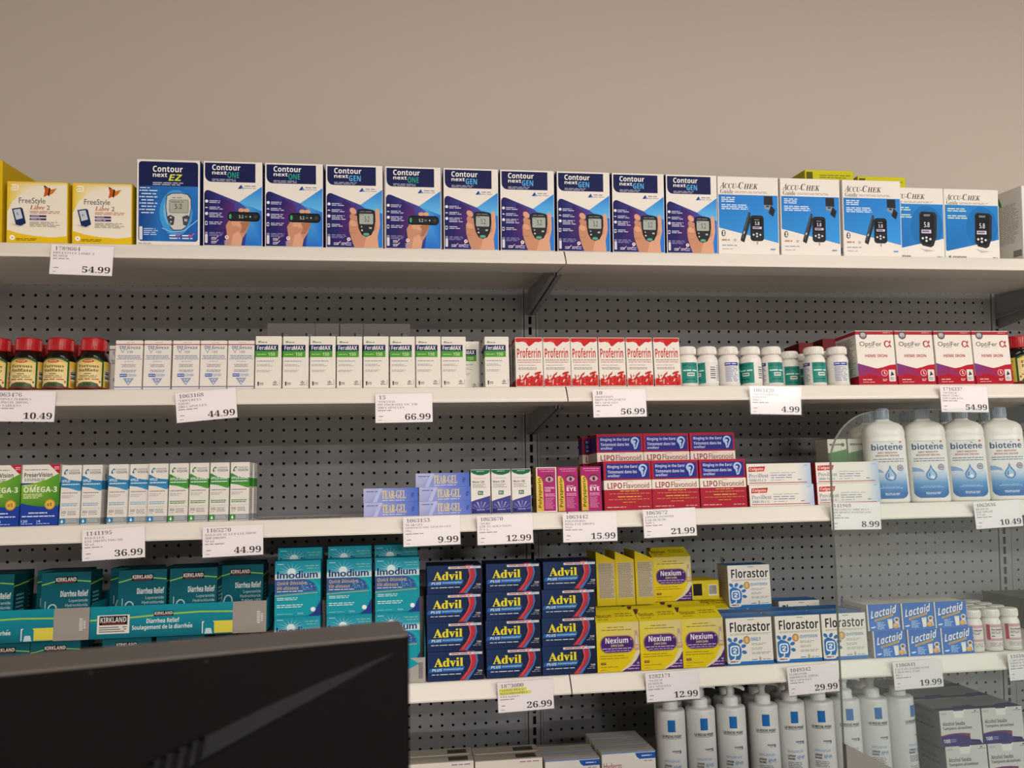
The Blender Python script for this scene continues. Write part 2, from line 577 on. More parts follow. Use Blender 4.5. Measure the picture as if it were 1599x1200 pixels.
# ------------------------------------------------------------------ shelves
SHN = {1: 'top', 2: 'second', 3: 'third', 4: 'fourth', 5: 'lowest'}
SHL = {1: 'white steel shelf carrying the glucose meter cartons, {}', 2: 'white steel shelf carrying the iron supplements, {}',
       3: 'white steel shelf carrying eye, ear and mouth care, {}', 4: 'white steel shelf carrying stomach and pain remedies, {}',
       5: 'white steel shelf under the pump bottles and cartons, {}'}
SEC = ('section left of the middle upright', 'section right of the middle upright')
def shelf(k, x0, x1, zt, sec, bd):
    tt_ = math.tan(TH[k])
    xm = (x0 + x1) / 2
    t = thing('steel_shelf', SHL[k].format(SEC[sec]), 'shelf', (xm, -0.2, zt), 0, 'white steel shelves of the gondola')
    def L(m_):
        return local(m_, t)
    a, b = x0 + 0.0012, x1 - 0.0012
    mb = MB()
    yf = -0.4245
    sec_ = [(-0.018, -0.0008), (-0.018, -0.008), (-0.350, -0.008), (-0.350, -0.0275), (-0.44, -0.0275), (yf, -0.0008)]
    sec_ = [(y, zt + z - (y - yf) * tt_) for y, z in sec_]
    mb.prism(sec_[::-1], lambda y, z, tt: (tt, y, z), a, b)
    L(mb.build('deck', MT['shelf'], t))
    # slanted price rail with rounded top and bottom edges
    mb = MB()
    pr = [(yf + 0.002, 0.0), (yf - 0.0012, -0.0012), (yf - 0.0045, -0.0045), (-0.4440, -0.0225), (-0.4455, -0.0250), (-0.4450, -0.0278), (-0.4420, -0.0286), (-0.4400, -0.0280), (yf + 0.002, -0.004)]
    n0 = len(pr)
    for i in range(n0):
        p, q = pr[i], pr[(i + 1) % n0]
        mb.face([(a, p[0], zt + p[1]), (a, q[0], zt + q[1]), (b, q[0], zt + q[1]), (b, p[0], zt + p[1])], None, 0, False)
    mb.face([(a, y, zt + z) for y, z in pr][::-1])
    mb.face([(b, y, zt + z) for y, z in pr])
    mb.f = [f[::-1] for f in mb.f]
    L(mb.build('price_rail', MT['shelf'], t))
    for ux, s in ((x0, 1), (x1, -1)):                     # cantilever brackets
        mb = MB()
        xc = ux + s * 0.0032
        def zz(y, z):
            return (y, zt + z - (y - yf) * tt_)
        poly = [zz(-0.002, -0.0085), (-0.002, zt - bd), (-0.012, zt - bd), zz(-0.345, -0.032), zz(-0.345, -0.0085)]
        ze = poly[3][1]
        mb.prism(poly, lambda y, z, tt: (xc + tt, y, z), -0.0012, 0.0012)
        d = Vector((0, -0.345 + 0.012, ze - zt + bd)).normalized()
        for w0, w1 in ((0, 0.008),):
            p0, p1 = Vector((xc, -0.012, zt - bd)), Vector((xc, -0.345, ze))
            n = Vector((0, d.z, -d.y))
            mb.face([p0 - Vector((s * -0.0012, 0, 0)), p1 - Vector((s * -0.0012, 0, 0)), p1 + Vector((s * w1, 0, 0)), p0 + Vector((s * w1, 0, 0))])
            up = Vector((0, 0, 0.0016))
            mb.face([p0 + up + Vector((s * w1, 0, 0)), p1 + up + Vector((s * w1, 0, 0)), p1 + up, p0 + up])
            mb.face([p0 + Vector((s * w1, 0, 0)), p1 + Vector((s * w1, 0, 0)), p1 + up + Vector((s * w1, 0, 0)), p0 + up + Vector((s * w1, 0, 0))])
        L(mb.build('bracket', MT['post'], t))
for k, zt, bd in ((1, S1, 0.068), (2, S2, 0.098), (3, S3, 0.098), (4, S4, 0.098), (5, S5, 0.098)):
    for sec in (0, 1):
        shelf(k, UX[sec], UX[sec + 1], zt, sec, bd)
mb = MB()
mb.box(UX[0], UX[2] + 0.4, -0.40, -0.02, 0.0, 0.12)
tag(mb.build('plinth', MT['post']), 'grey steel plinth at the foot of the shelving', 'shelving base')
t3 = None
for k, zt in ((1, S1), (2, S2), (3, S3), (4, S4)):
    t3 = thing('steel_shelf', SHL[k].format('short end section past the last upright'), 'shelf', (UX[2] + 0.2, -0.2, zt), 0, 'white steel shelves of the gondola')
    mb = MB()
    a, b = UX[2] + 0.0012, UX[2] + 0.41
    tt_ = math.tan(TH[k])
    sec_ = [(y, zt + z - (y + 0.4245) * tt_) for y, z in ((-0.018, -0.0008), (-0.018, -0.008), (-0.350, -0.008), (-0.350, -0.0275), (-0.44, -0.0275), (-0.4245, -0.0008))]
    mb.prism(sec_[::-1], lambda y, z, tt: (tt, y, z), a, b)
    local(mb.build('deck', MT['shelf'], t3), t3)
    mb = MB()
    xc = UX[2] + 0.004
    poly = [(-0.002, zt - 0.0085 - 0.42 * tt_), (-0.002, zt - 0.095), (-0.012, zt - 0.095), (-0.345, zt - 0.032 - 0.08 * tt_), (-0.345, zt - 0.0085 - 0.08 * tt_)]
    mb.prism(poly, lambda y, z, tt: (xc + tt, y, z), -0.0012, 0.0012)
    local(mb.build('bracket', MT['post'], t3), t3)

# ------------------------------------------------------------------ price tickets in clear sleeves
def price_tag(k, pxl, pxr, pyt, roll, item, lines, price, label, hl=False, w=0.1, h=0.051, yaw=0.0):
    zt = (S1, S2, S3, S4)[k - 1]
    Y = -0.452
    pc = at((pxl + pxr) / 2, pyt, Y)
    t = thing('price_ticket', label, 'price tag', (pc.x, Y, pc.z - h), 0, 'price tickets clipped to the shelf rails')
    t.rotation_euler = (math.radians(-5), math.radians(-roll), yaw)
    mb = MB()
    def fn(u, v, l):
        return (-w / 2 + u * w, -0.0004 - l, h * (1 - v))
    mb.box(-w / 2, w / 2, -0.0004, 0.0, 0, h, hx('F3EDEE'))
    a = Art(mb, fn, seed=int(item[:4] + '0'))
    a.asp = w / h
    D = '3A3638'
    if hl:
        a.R(0.03, 0.21, 0.52, 0.31, 'E2E04A').R(0.03, 0.32, 0.60, 0.42, 'E2E04A')
    a.T(item, 0.06, 0.055, 0.06 + 0.058 * len(item), 0.185, D, 't')
    y = 0.23
    for s_ in lines:
        wd = min(0.9, 0.0385 * len(s_))
        if s_.isupper():
            a.T(s_, 0.04, y, 0.04 + wd, y + 0.075, '6A6466', 't')
        else:
            a.T(s_, 0.04, y, 0.04 + wd * 0.85, y + 0.07, '7A7476', 't')
        y += 0.105
    a.M(0.04, y, 0.36, y + 0.06, 1, '9A9496')
    a.M(0.06, 0.75, 0.14, 0.81, 1, 'A09A9C').M(0.05, 0.89, 0.12, 0.93, 1, 'A8A2A4')
    if price:
        a.T(price, 0.965 - 0.09 * len(price), 0.70, 0.965, 0.915, '2A2628', 's')
    mb.build('printed_card', MT['label'], t)
    mb = MB()
    e = 0.002
    # clear sleeve: one folded sheet, open at the top
    P0, P1 = -w / 2 - e, w / 2 + e
    mb.face([(P0, -0.0024, -e), (P1, -0.0024, -e), (P1, -0.0026, h + e), (P0, -0.0026, h + e)])
    mb.face([(P0, -0.0024, -e), (P0, 0.0008, -e), (P1, 0.0008, -e), (P1, -0.0024, -e)])
    mb.face([(P0, 0.0008, -e), (P0, 0.0008, h + e), (P1, 0.0008, h + e), (P1, 0.0008, -e)])
    mb.build('clear_sleeve', MT['sleeve'], t)
PT = [
 (1, 78, 175, 383, -1.5, '1789664', ['FREESTYLE LIBRE 2', 'READER'], '54.99', 'price ticket reading 54.99 under the yellow cartons on the top shelf'),
 (2, -16, 86, 611, -1.2, '1063476', ['WAMPOLE FERROUS', 'SULPHATE 300MG', '100 TABLETS'], '10.49', 'price ticket reading 10.49 under the red-capped amber bottles'),
 (2, 277, 371, 610, 5.0, '1063168', ['*TRIFEREXX', '150MG', '100 CAPSULES'], '44.99', 'tilted price ticket reading 44.99 under the white cartons with a blue triangle'),
 (2, 586, 676, 615, 0.5, '15', ['*FERAMAX', 'PD THERAPEUTIC 150', '100 CAPSULES'], '66.99', 'price ticket reading 66.99 under the white and green cartons'),
 (2, 926, 1010, 608, 0.5, '10', ['PROFERRIN', 'IRON SUPPLEMENT', '90 CAPSULES'], '56.99', 'price ticket reading 56.99 under the white and red cartons'),
 (2, 1170, 1252, 605, -1.5, '1063420', ['*NOVO FERROGLUC', 'TABLETS', '100 s'], '4.99', 'price ticket reading 4.99 under the white tablet bottles with teal labels'),
 (2, 1467, 1545, 603, -1.0, '1716337', ['*OPTIFER', 'IRON 11MG', '120 TABLETS'], '54.99', 'price ticket reading 54.99 hanging half behind the acrylic screen'),
 (3, 129, 227, 826, 2.2, '1141195', ['HYLO LUB', 'EYE DROPS 1MG/ML', '10 mL'], '36.99', 'price ticket reading 36.99 under the slim blue and white cartons'),
 (3, 316, 412, 822, 1.2, '1165270', ['HYLO-DUAL LUB EYE DROP', '300 DROPS', '10 mL'], '44.99', 'price ticket reading 44.99 under the slim green and white cartons'),
 (3, 630, 719, 807, 1.0, '1063153', ['TEAR-GEL', 'OPHTHALMIC LIQUID GEL', '10g'], '9.99', 'price ticket reading 9.99 under the stacked lilac cartons'),
 (3, 746, 832, 805, 0.8, '1063670', ['*MURO', '128 5% SOLUTION', '3.5 g'], '12.99', 'price ticket reading 12.99 under the white cartons with a purple foot'),
 (3, 881, 962, 802, 0.0, '1063442', ['POLYSPORIN', 'PINK EYE DROPS', '15mL'], '15.99', 'price ticket reading 15.99 beneath the pink and yellow cartons'),
 (3, 1005, 1088, 795, 1.2, '1063672', ['LIPO-FLAVONOID', 'EAR HEALTH', '100 s'], '21.99', 'price ticket reading 21.99 under the red and blue ear cartons'),
 (3, 1299, 1374, 785, -1.0, '141969', ['PREVIDENT 5000 PLUS', 'SPEARMINT TOOTHPASTE', '51 mL'], '8.99', 'price ticket reading 8.99 under the toothpaste cartons'),
 (3, 1521, 1599, 783, 2.2, '1063636', ['BIOTENE', 'MOUTHWASH', '475 mL'], '10.49', 'price ticket reading 10.49 under the white mouthwash bottles'),
 (4, 779, 864, 1065, 1.5, '1873000', ['*ADVIL PLUS', 'ACETAMINOPHEN', '144 tablets'], '26.99', 'price ticket reading 26.99 with two lines highlighted yellow', True),
 (4, 1008, 1094, 1050, 1.2, '1282171', ['*NEXIUM', '24 HOUR', '14 CAPSULES'], '12.99', 'price ticket reading 12.99 under the yellow and purple cartons'),
 (4, 1233, 1309, 1040, 2.2, '1049342', ['FLORASTOR', 'PROBIOTIC 250MG', '50 CAPSULES'], '29.99', 'price ticket reading 29.99 under the white cartons with blue leaves'),
 (4, 1394, 1475, 1033, 1.2, '1106841', ['LACTAID X-STRENGTH', 'CHEWABLE TABS', '80 s'], '19.99', 'price ticket reading 19.99 under the blue cartons with a milk glass'),
 (4, 1573, 1652, 1019, 1.5, '11618', ['TARO DOCUSATE', 'SODIUM 100MG', '100 CAPSULES'], '', 'price ticket cut by the photo edge under the red-labelled bottles'),
]
for a_ in PT:
    price_tag(*a_)

# ------------------------------------------------------------------ top shelf
def art_libre(a):
    a.R(0.015, 0.01, 0.985, 0.99, 'EDE6D4')
    a.PG([(0.015, 0.01), (0.985, 0.01), (0.985, 0.045), (0.6, 0.08), (0.3, 0.16), (0.1, 0.32), (0.015, 0.5)], ['E3BE18', 'E8CC40', 'EDE0B0', 'EDE6D0', 'EDE3C0', 'EAD678', 'E3C230'])
    a.P([(0.015, 0.79), (0.2, 0.845), (0.45, 0.885), (0.75, 0.905), (0.985, 0.88), (0.985, 0.99), (0.015, 0.99)], 'E6C21C')
    for p in ([(0.08, 0.06), (0.18, 0.06), (0.18, 0.14), (0.08, 0.14), (0.08, 0.10), (0.15, 0.10)],):
        a.S(p, 0.018, 'FFF8E4')
    a.P([(0.60, 0.05), (0.70, 0.11), (0.70, 0.20), (0.60, 0.25), (0.62, 0.15)], 'C05A20').P([(0.70, 0.13), (0.82, 0.10), (0.76, 0.18), (0.70, 0.22)], 'D07A2C')
    a.P([(0.69, 0.09), (0.715, 0.11), (0.69, 0.24), (0.67, 0.22)], '2E1C10').P([(0.60, 0.05), (0.66, 0.09), (0.62, 0.09)], '2E1C10')
    a.T('FreeStyle', 0.20, 0.265, 0.63, 0.385, '474355').T('Libre', 0.38, 0.385, 0.62, 0.455, 'B8442E', 'o').T('2', 0.655, 0.385, 0.705, 0.455, '474355')
    a.M(0.38, 0.475, 0.88, 0.525, 2, 'C0806A', 0.1)
    a.R(0.38, 0.545, 0.65, 0.578, '43306E').R(0.38, 0.595, 0.65, 0.628, '43306E')
    a.M(0.40, 0.551, 0.55, 0.572, 1, 'C8BEDC').M(0.40, 0.601, 0.56, 0.622, 1, 'C8BEDC')
    a.M(0.38, 0.65, 0.88, 0.74, 4, 'A09A92', 0.4)
    a.P([(0.06, 0.69), (0.16, 0.70), (0.30, 0.72), (0.2, 0.74)], 'C8C0AE')
    a.P([(0.09, 0.45), (0.235, 0.425), (0.265, 0.445), (0.32, 0.68), (0.235, 0.725), (0.155, 0.705)], '1C2E5C')
    a.P([(0.115, 0.465), (0.225, 0.448), (0.268, 0.60), (0.16, 0.63)], 'C3CDD6').T('6.', 0.165, 0.50, 0.21, 0.55, '50586A')
    a.E(0.10, 0.915, 0.045, 0.042, 'FBF6E6').E(0.10, 0.915, 0.012, 0.012, '8A8270').M(0.16, 0.92, 0.52, 0.965, 2, '8E7414', 0.1)
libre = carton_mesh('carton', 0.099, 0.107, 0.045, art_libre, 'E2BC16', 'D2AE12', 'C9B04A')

def art_ez(a):
    a.RR(0.035, 0.025, 0.965, 0.955, 0.05, 0.035, '1B2350')
    a.PG([(0.035, 0.31), (0.37, 0.31), (0.37, 0.955), (0.09, 0.955), (0.035, 0.92)], ['1A4A94', '2A6CB8', '2A74C0', '1A4A94', '1A4A94'])
    a.PG([(0.37, 0.31), (0.965, 0.31), (0.965, 0.92), (0.915, 0.955), (0.37, 0.955)], ['2368B4', '2B7ACC', '1E5CB0', '1E5CB0', '2370BE'])
    a.E(0.62, 0.62, 0.26, 0.27, '3F9ADE').E(0.62, 0.60, 0.20, 0.21, '6FB6EA')
    a.T('Contour', 0.255, 0.075, 0.72, 0.145, 'F2F0EC', 'b').T('next', 0.255, 0.158, 0.48, 0.205, 'F2F0EC', 'b')
    a.T('EZ', 0.50, 0.17, 0.715, 0.245, 'D6E04A', 'i').M(0.255, 0.262, 0.74, 0.305, 2, 'B8BCD0', 0.15)
    a.M(0.055, 0.325, 0.25, 0.345, 1, 'DCE6F4')
    for i in range(8):
        v = 0.355 + 0.037 * i
        a.M(0.08, v, 0.33, v + 0.024, 1, 'D4E4F6', 0.4)
        if i % 2 == 0:
            a.R(0.05, v + 0.004, 0.068, v + 0.018, 'E8F0FA')
    a.RR(0.05, 0.785, 0.10, 0.94, 0.015, 0.01, 'D8DCE0').M(0.12, 0.80, 0.36, 0.89, 4, 'A8C8EA')
    meter = [(0.47, 0.42), (0.55, 0.39), (0.72, 0.385), (0.81, 0.40), (0.86, 0.45), (0.865, 0.56), (0.83, 0.70), (0.78, 0.79), (0.71, 0.825), (0.58, 0.83), (0.53, 0.79), (0.48, 0.68), (0.455, 0.55)]
    a.P(meter, '3D4046').P([(0.66 + (u - 0.66) * 0.94, 0.607 + (v - 0.607) * 0.955) for u, v in meter], 'CDCBC6')
    a.RR(0.51, 0.465, 0.82, 0.625, 0.03, 0.02, '8E9188').RR(0.525, 0.475, 0.805, 0.615, 0.02, 0.014, 'A9AC9E')
    a.T('5.2', 0.60, 0.515, 0.715, 0.575, '34383A').M(0.54, 0.485, 0.79, 0.503, 1, '6B6E68').M(0.56, 0.435, 0.76, 0.455, 1, '84827E')
    a.P([(0.475, 0.67), (0.535, 0.645), (0.60, 0.67), (0.585, 0.76), (0.545, 0.77)], '44464C').P([(0.72, 0.665), (0.80, 0.645), (0.835, 0.665), (0.78, 0.77), (0.735, 0.76)], '44464C')
    a.P([(0.54, 0.665), (0.56, 0.685), (0.52, 0.685)], 'E0E0E0').P([(0.54, 0.74), (0.56, 0.72), (0.53, 0.72)], 'E0E0E0').T('M', 0.755, 0.69, 0.795, 0.72, 'E0E0E0', 'b')
    a.S([(0.40, 0.80), (0.55, 0.845), (0.75, 0.83), (0.965, 0.70)], 0.007, 'A8D4F4')
    for u in (0.52, 0.72):
        a.M(u, 0.875, u + 0.13, 0.90, 1, 'F0F2F6', 0.05).M(u, 0.905, u + 0.17, 0.935, 1, 'D0D8E8', 0.05)
        a.S([(u + 0.10, 0.87), (u + 0.13, 0.90), (u + 0.19, 0.86)], 0.014, 'C0608A')
    a.M(0.04, 0.975, 0.26, 0.988, 1, '8A8680')
ez = carton_mesh('carton', 0.1075, 0.152, 0.06, art_ez, 'E9E4DA', '1E3A78', 'E0DACE')

def art_contour(kind):
    def f(a):
        a.RR(0.03, 0.02, 0.875, 0.245, 0.10, 0.08, '1A2050', (0, 0, 0, 1))
        a.T('Contour', 0.15, 0.04, 0.62, 0.105, 'F2F0EC', 'b').T('next', 0.15, 0.118, 0.39, 0.158, 'F2F0EC', 'b')
        if kind == 'ONE':
            a.T('ONE', 0.405, 0.125, 0.60, 0.195, '2F9E86', 'b')
        else:
            a.T('GEN', 0.405, 0.125, 0.61, 0.195, '5CB2EA', 'b')
        a.M(0.15, 0.205, 0.55, 0.238, 2, 'A8AAC4', 0.1)
        a.P([(0.58, 0.32), (0.63, 0.275), (0.645, 0.275), (0.66, 0.32)], '2B3A8C').P([(0.63, 0.32), (0.655, 0.29), (0.69, 0.32)], '6A9AD8')
        a.M(0.69, 0.275, 0.89, 0.30, 1, '9A98A8', 0.05).M(0.69, 0.303, 0.89, 0.322, 1, 'B0AEB8', 0.05)
        a.PG([(0.985, 0.29), (0.985, 0.99), (0.45, 0.99), (0.60, 0.478)], ['2A6CCC', '1F72D0', '2A62B4', '5AB4EE'])
        a.PG([(0.60, 0.478), (0.985, 0.29), (0.985, 0.58)], ['54AEEA', '2C80D8', '66BCF0'])
        a.PG([(0.02, 0.385), (0.035, 0.36), (0.06, 0.345), (0.10, 0.345), (0.60, 0.478), (0.78, 0.565), (0.70, 0.99), (0.02, 0.99)],
             ['1C1E58', '1C1E58', '1E2060', '22246A', '4A4A9C', '4A6AB8', '2E3C8C', '20205A'])
        a.PG([(0.30, 0.42), (0.52, 0.50), (0.58, 0.95), (0.12, 0.95)], ['2A2466', '5A2E74', '3A2A70', '222060'])
        ic = '#'
        for i, v in enumerate((0.46, 0.535, 0.605, 0.71)):
            n = (2, 2, 3, 2)[i]
            if i == 3:
                a.RR(0.035, v, 0.075, v + 0.045, 0.008, 0.006, 'E8E6F0').R(0.042, v + 0.008, 0.068, v + 0.035, '2A2A66')
            elif i == 1:
                a.P([(0.03, v + 0.02), (0.055, v + 0.005), (0.09, v + 0.02)], 'E8E6F0')
            else:
                a.E(0.06, v + 0.015, 0.027, 0.018, 'E8E6F0')
            a.M(0.105, v, 0.33 + 0.04 * (n > 2), v + 0.022 * n - 0.004, n, 'C2BEDA', 0.3)
        a.RR(0.035, 0.835, 0.08, 0.965, 0.012, 0.008, 'D6D4DE').R(0.035, 0.835, 0.08, 0.865, '8A88A8')
        a.M(0.105, 0.835, 0.36, 0.885, 3, '8684B4', 0.2)
        skin, sk2, sk3 = 'C68E70', 'D9A486', 'A9745A'
        if kind == 'ONE':
            a.P([(0.36, 0.99), (0.40, 0.86), (0.38, 0.76), (0.43, 0.70), (0.60, 0.69), (0.75, 0.70), (0.79, 0.72), (0.72, 0.84), (0.66, 0.91), (0.64, 0.99)], skin)
            a.P([(0.47, 0.99), (0.50, 0.86), (0.60, 0.82), (0.66, 0.91), (0.64, 0.99)], sk2)
            a.E(0.52, 0.725, 0.05, 0.035, sk2).E(0.60, 0.735, 0.05, 0.04, sk2).P([(0.61, 0.72), (0.76, 0.70), (0.79, 0.72), (0.69, 0.84), (0.62, 0.84), (0.66, 0.77)], sk3)
            a.E(0.64, 0.575, 0.05, 0.025, sk2).E(0.73, 0.575, 0.05, 0.025, sk2)
            a.RR(0.41, 0.595, 0.955, 0.705, 0.06, 0.05, '121316').RR(0.43, 0.61, 0.935, 0.69, 0.05, 0.035, '23262A')
            a.E(0.455, 0.65, 0.022, 0.03, '3FA878').T('5.2', 0.60, 0.632, 0.675, 0.668, 'D8E4E0').R(0.70, 0.64, 0.74, 0.66, '6A7474').E(0.79, 0.65, 0.012, 0.01, 'C8D0D0').E(0.88, 0.65, 0.03, 0.02, '3C4044')
            ck = [(0.14, 0.905), (0.14, 0.95)]
        else:
            a.P([(0.50, 0.99), (0.45, 0.90), (0.41, 0.80), (0.40, 0.70), (0.46, 0.60), (0.60, 0.62), (0.86, 0.62), (0.86, 0.53), (0.91, 0.515), (0.935, 0.56), (0.945, 0.72), (0.90, 0.86), (0.92, 0.99)], skin)
            a.P([(0.66, 0.99), (0.70, 0.88), (0.86, 0.78), (0.945, 0.72), (0.90, 0.86), (0.92, 0.99)], sk2)
            a.P([(0.86, 0.62), (0.86, 0.53), (0.91, 0.515), (0.935, 0.56), (0.945, 0.72), (0.88, 0.76)], sk2)
            for i in range(4):
                a.E(0.475, 0.555 + 0.075 * i, 0.062, 0.038, (sk2, skin, sk2, skin)[i], 14, 0.3)
                a.S([(0.43, 0.59 + 0.075 * i), (0.53, 0.595 + 0.075 * i)], 0.006, sk3)
            mt = [(0.545, 0.555), (0.57, 0.535), (0.70, 0.525), (0.83, 0.54), (0.86, 0.565), (0.865, 0.66), (0.84, 0.77), (0.79, 0.84), (0.70, 0.86), (0.63, 0.84), (0.575, 0.77), (0.548, 0.66)]
            a.P(mt, '17181B').P([(0.70 + (u - 0.70) * 0.9, 0.69 + (v - 0.69) * 0.92) for u, v in mt], '2B2D31')
            a.RR(0.585, 0.585, 0.825, 0.71, 0.02, 0.012, 'A6AFA8').T('5.2', 0.675, 0.615, 0.76, 0.68, '3A4040').M(0.60, 0.592, 0.70, 0.604, 1, '6E7672').M(0.60, 0.553, 0.80, 0.568, 1, '8A8C90', 0.05)
            a.P([(0.615, 0.73), (0.64, 0.745), (0.615, 0.75)], 'D8D8DA').E(0.63, 0.785, 0.015, 0.01, 'D8D8DA').R(0.755, 0.745, 0.80, 0.765, 'B8B8BC').E(0.705, 0.832, 0.055, 0.017, '4FAE92')
            ck = [(0.14, 0.945), (0.27, 0.945)]
        for u, v in ck:
            a.M(u, v - 0.012, u + 0.09, v + 0.025, 2, 'C8C6DC', 0.1).S([(u + 0.05, v - 0.01), (u + 0.075, v + 0.008), (u + 0.12, v - 0.025)], 0.01, 'D0A8C0')
        a.E(0.40, 0.895, 0.032, 0.022, 'ECE4E4').E(0.40, 0.893, 0.012, 0.01, 'B04A40').M(0.355, 0.93, 0.45, 0.975, 2, 'A8A6CC', 0.05)
    return f
def side_contour(a):
    a.R(0, 0, 1, 1, '22245E').M(0.1, 0.1, 0.9, 0.5, 10, '8A8CB8')
one_m = carton_mesh('carton', 0.1025, 0.152, 0.06, art_contour('ONE'), 'EAE5DC', '22245E', 'DAD4CA', side_contour, None, 3)
gen_m = carton_mesh('carton', 0.1025, 0.152, 0.06, art_contour('GEN'), 'EAE5DC', '22245E', 'DAD4CA', side_contour, None, 4)

def chek_head(a):
    for t_, u0, v0, u1, v1 in (('A', 0.04, 0.07, 0.115, 0.155), ('CCU-', 0.115, 0.09, 0.335, 0.155), ('C', 0.345, 0.07, 0.425, 0.155), ('HEK', 0.43, 0.09, 0.665, 0.155)):
        a.T(t_, u0, v0 + (0.0 if '-' not in t_ else 0.0), u1, v1, '2E2A2C', 'o')
    a.T('Guide', 0.045, 0.165, 0.255, 0.222, '4A4446', 't').M(0.28, 0.185, 0.82, 0.215, 2, 'B0A8A2', 0.1)
def art_chek(a):
    chek_head(a)
    a.PG([(0.015, 0.235), (0.985, 0.235), (0.985, 0.845), (0.015, 0.66)], ['2A78C8', '2C86D8', '3A9AE4', '3088D2'])
    a.M(0.06, 0.26, 0.34, 0.335, 3, 'D4E6F6', 0.25).M(0.06, 0.355, 0.50, 0.43, 3, 'D4E6F6', 0.2)
    a.P([(0.755, 0.245), (0.90, 0.245), (0.905, 0.36), (0.755, 0.355)], '2A2C30').P([(0.76, 0.36), (0.88, 0.36), (0.86, 0.43), (0.76, 0.40)], '8E979C')
    a.P([(0.87, 0.36), (0.94, 0.42), (0.905, 0.51), (0.83, 0.46)], '26282C').R(0.79, 0.365, 0.84, 0.385, '3A3E42')
    a.P([(0.50, 0.455), (0.53, 0.465), (0.52, 0.60), (0.42, 0.845), (0.36, 0.82), (0.37, 0.78)], '2C2E33').P([(0.50, 0.47), (0.515, 0.475), (0.40, 0.80), (0.385, 0.79)], '565A60').P([(0.42, 0.70), (0.435, 0.705), (0.425, 0.735), (0.405, 0.73)], 'C8CCD0')
    a.RR(0.525, 0.495, 0.745, 0.825, 0.05, 0.04, '1A1B1F').RR(0.54, 0.505, 0.73, 0.815, 0.045, 0.035, '2A2C31').RR(0.55, 0.53, 0.72, 0.69, 0.01, 0.008, '14161A')
    a.T('5.8', 0.60, 0.575, 0.675, 0.62, 'E2E6EA').R(0.565, 0.64, 0.71, 0.67, 'D0C4DC').M(0.575, 0.64, 0.70, 0.67, 1, '70648A').M(0.59, 0.545, 0.68, 0.56, 1, '9A9EA4')
    for u, v in ((0.575, 0.745), (0.685, 0.745), (0.63, 0.73), (0.63, 0.765)):
        a.E(u, v, 0.017, 0.013, 'D6D8DA', 8)
    a.P([(0.625, 0.83), (0.65, 0.83), (0.645, 0.87), (0.63, 0.87)], 'A8A49C')
    a.RR(0.055, 0.69, 0.115, 0.77, 0.03, 0.03, '3A3638').S([(0.07, 0.71), (0.10, 0.745), (0.085, 0.76), (0.085, 0.70), (0.10, 0.715), (0.07, 0.75)], 0.008, 'F0ECE6')
    a.M(0.06, 0.80, 0.19, 0.835, 1, 'C08878', 0.1).M(0.25, 0.80, 0.30, 0.835, 2, 'B0AAA4').M(0.06, 0.875, 0.38, 0.895, 1, '98A8B8').M(0.06, 0.925, 0.24, 0.938, 1, 'A8A29C').M(0.85, 0.915, 0.93, 0.945, 1, '6A98C8', 0.05)
def side_chek(a):
    a.M(0.12, 0.1, 0.88, 0.85, 24, 'A8A29A').R(0.1, 0.88, 0.9, 0.96, '2C7CC4')
chek = carton_mesh('carton', 0.1235, 0.1515, 0.055, art_chek, 'E9E4DC', 'E2DDD4', 'E2DDD4', side_chek, None, 7)
def art_engage(a):
    chek_head(a)
    a.PG([(0.015, 0.225), (0.985, 0.225), (0.985, 0.70), (0.04, 0.87), (0.015, 0.86)], ['2A82CC', '2A86D2', '2A86D2', '2470B8', '2470B8'])
    L = [(0.68 + 0.29 * math.cos(t), 0.54 + 0.295 * math.sin(t)) for t in [2 * math.pi * i / 40 for i in range(40)]]
    a.P([(min(u, 0.985), min(v, 0.87 - 0.178 * (u - 0.04))) for u, v in L], '2272B8')
    a.M(0.06, 0.265, 0.40, 0.325, 2, 'D0E0C8', 0.1).M(0.06, 0.365, 0.42, 0.425, 2, 'D0E0C8', 0.1)
    a.P([(0.55, 0.83), (0.62, 0.85), (0.82, 0.87), (0.66, 0.89)], 'BDB8B0')
    a.P([(0.555, 0.36), (0.60, 0.325), (0.83, 0.335), (0.87, 0.38), (0.855, 0.68), (0.80, 0.80), (0.75, 0.825), (0.60, 0.80), (0.545, 0.74)], '2E3034')
    a.P([(0.57, 0.37), (0.61, 0.34), (0.79, 0.35), (0.82, 0.39), (0.80, 0.68), (0.745, 0.79), (0.62, 0.775), (0.56, 0.72)], '1F2125')
    a.T('5.8', 0.635, 0.475, 0.735, 0.545, 'E8ECF0').R(0.585, 0.58, 0.76, 0.63, 'CFC6DA').M(0.60, 0.585, 0.745, 0.625, 1, '766A8E').M(0.63, 0.365, 0.76, 0.395, 2, 'A8ACB0', 0.1)
    for u, v in ((0.605, 0.70), (0.74, 0.71), (0.67, 0.69), (0.67, 0.735)):
        a.E(u, v, 0.022, 0.017, 'D6D8DA', 8)
    a.RR(0.06, 0.935, 0.11, 0.985, 0.012, 0.012, '3A7A4C').P([(0.085, 0.95), (0.11, 0.935), (0.11, 0.96)], 'E8E4DC').T('engage', 0.13, 0.94, 0.38, 0.992, '3A3A3A').M(0.86, 0.945, 0.95, 0.965, 1, '6A90B8', 0.05)
engage = carton_mesh('carton', 0.1215, 0.147, 0.05, art_engage, 'E7E4DC', 'DDE0DA', 'DCE0D4', None, None, 8)

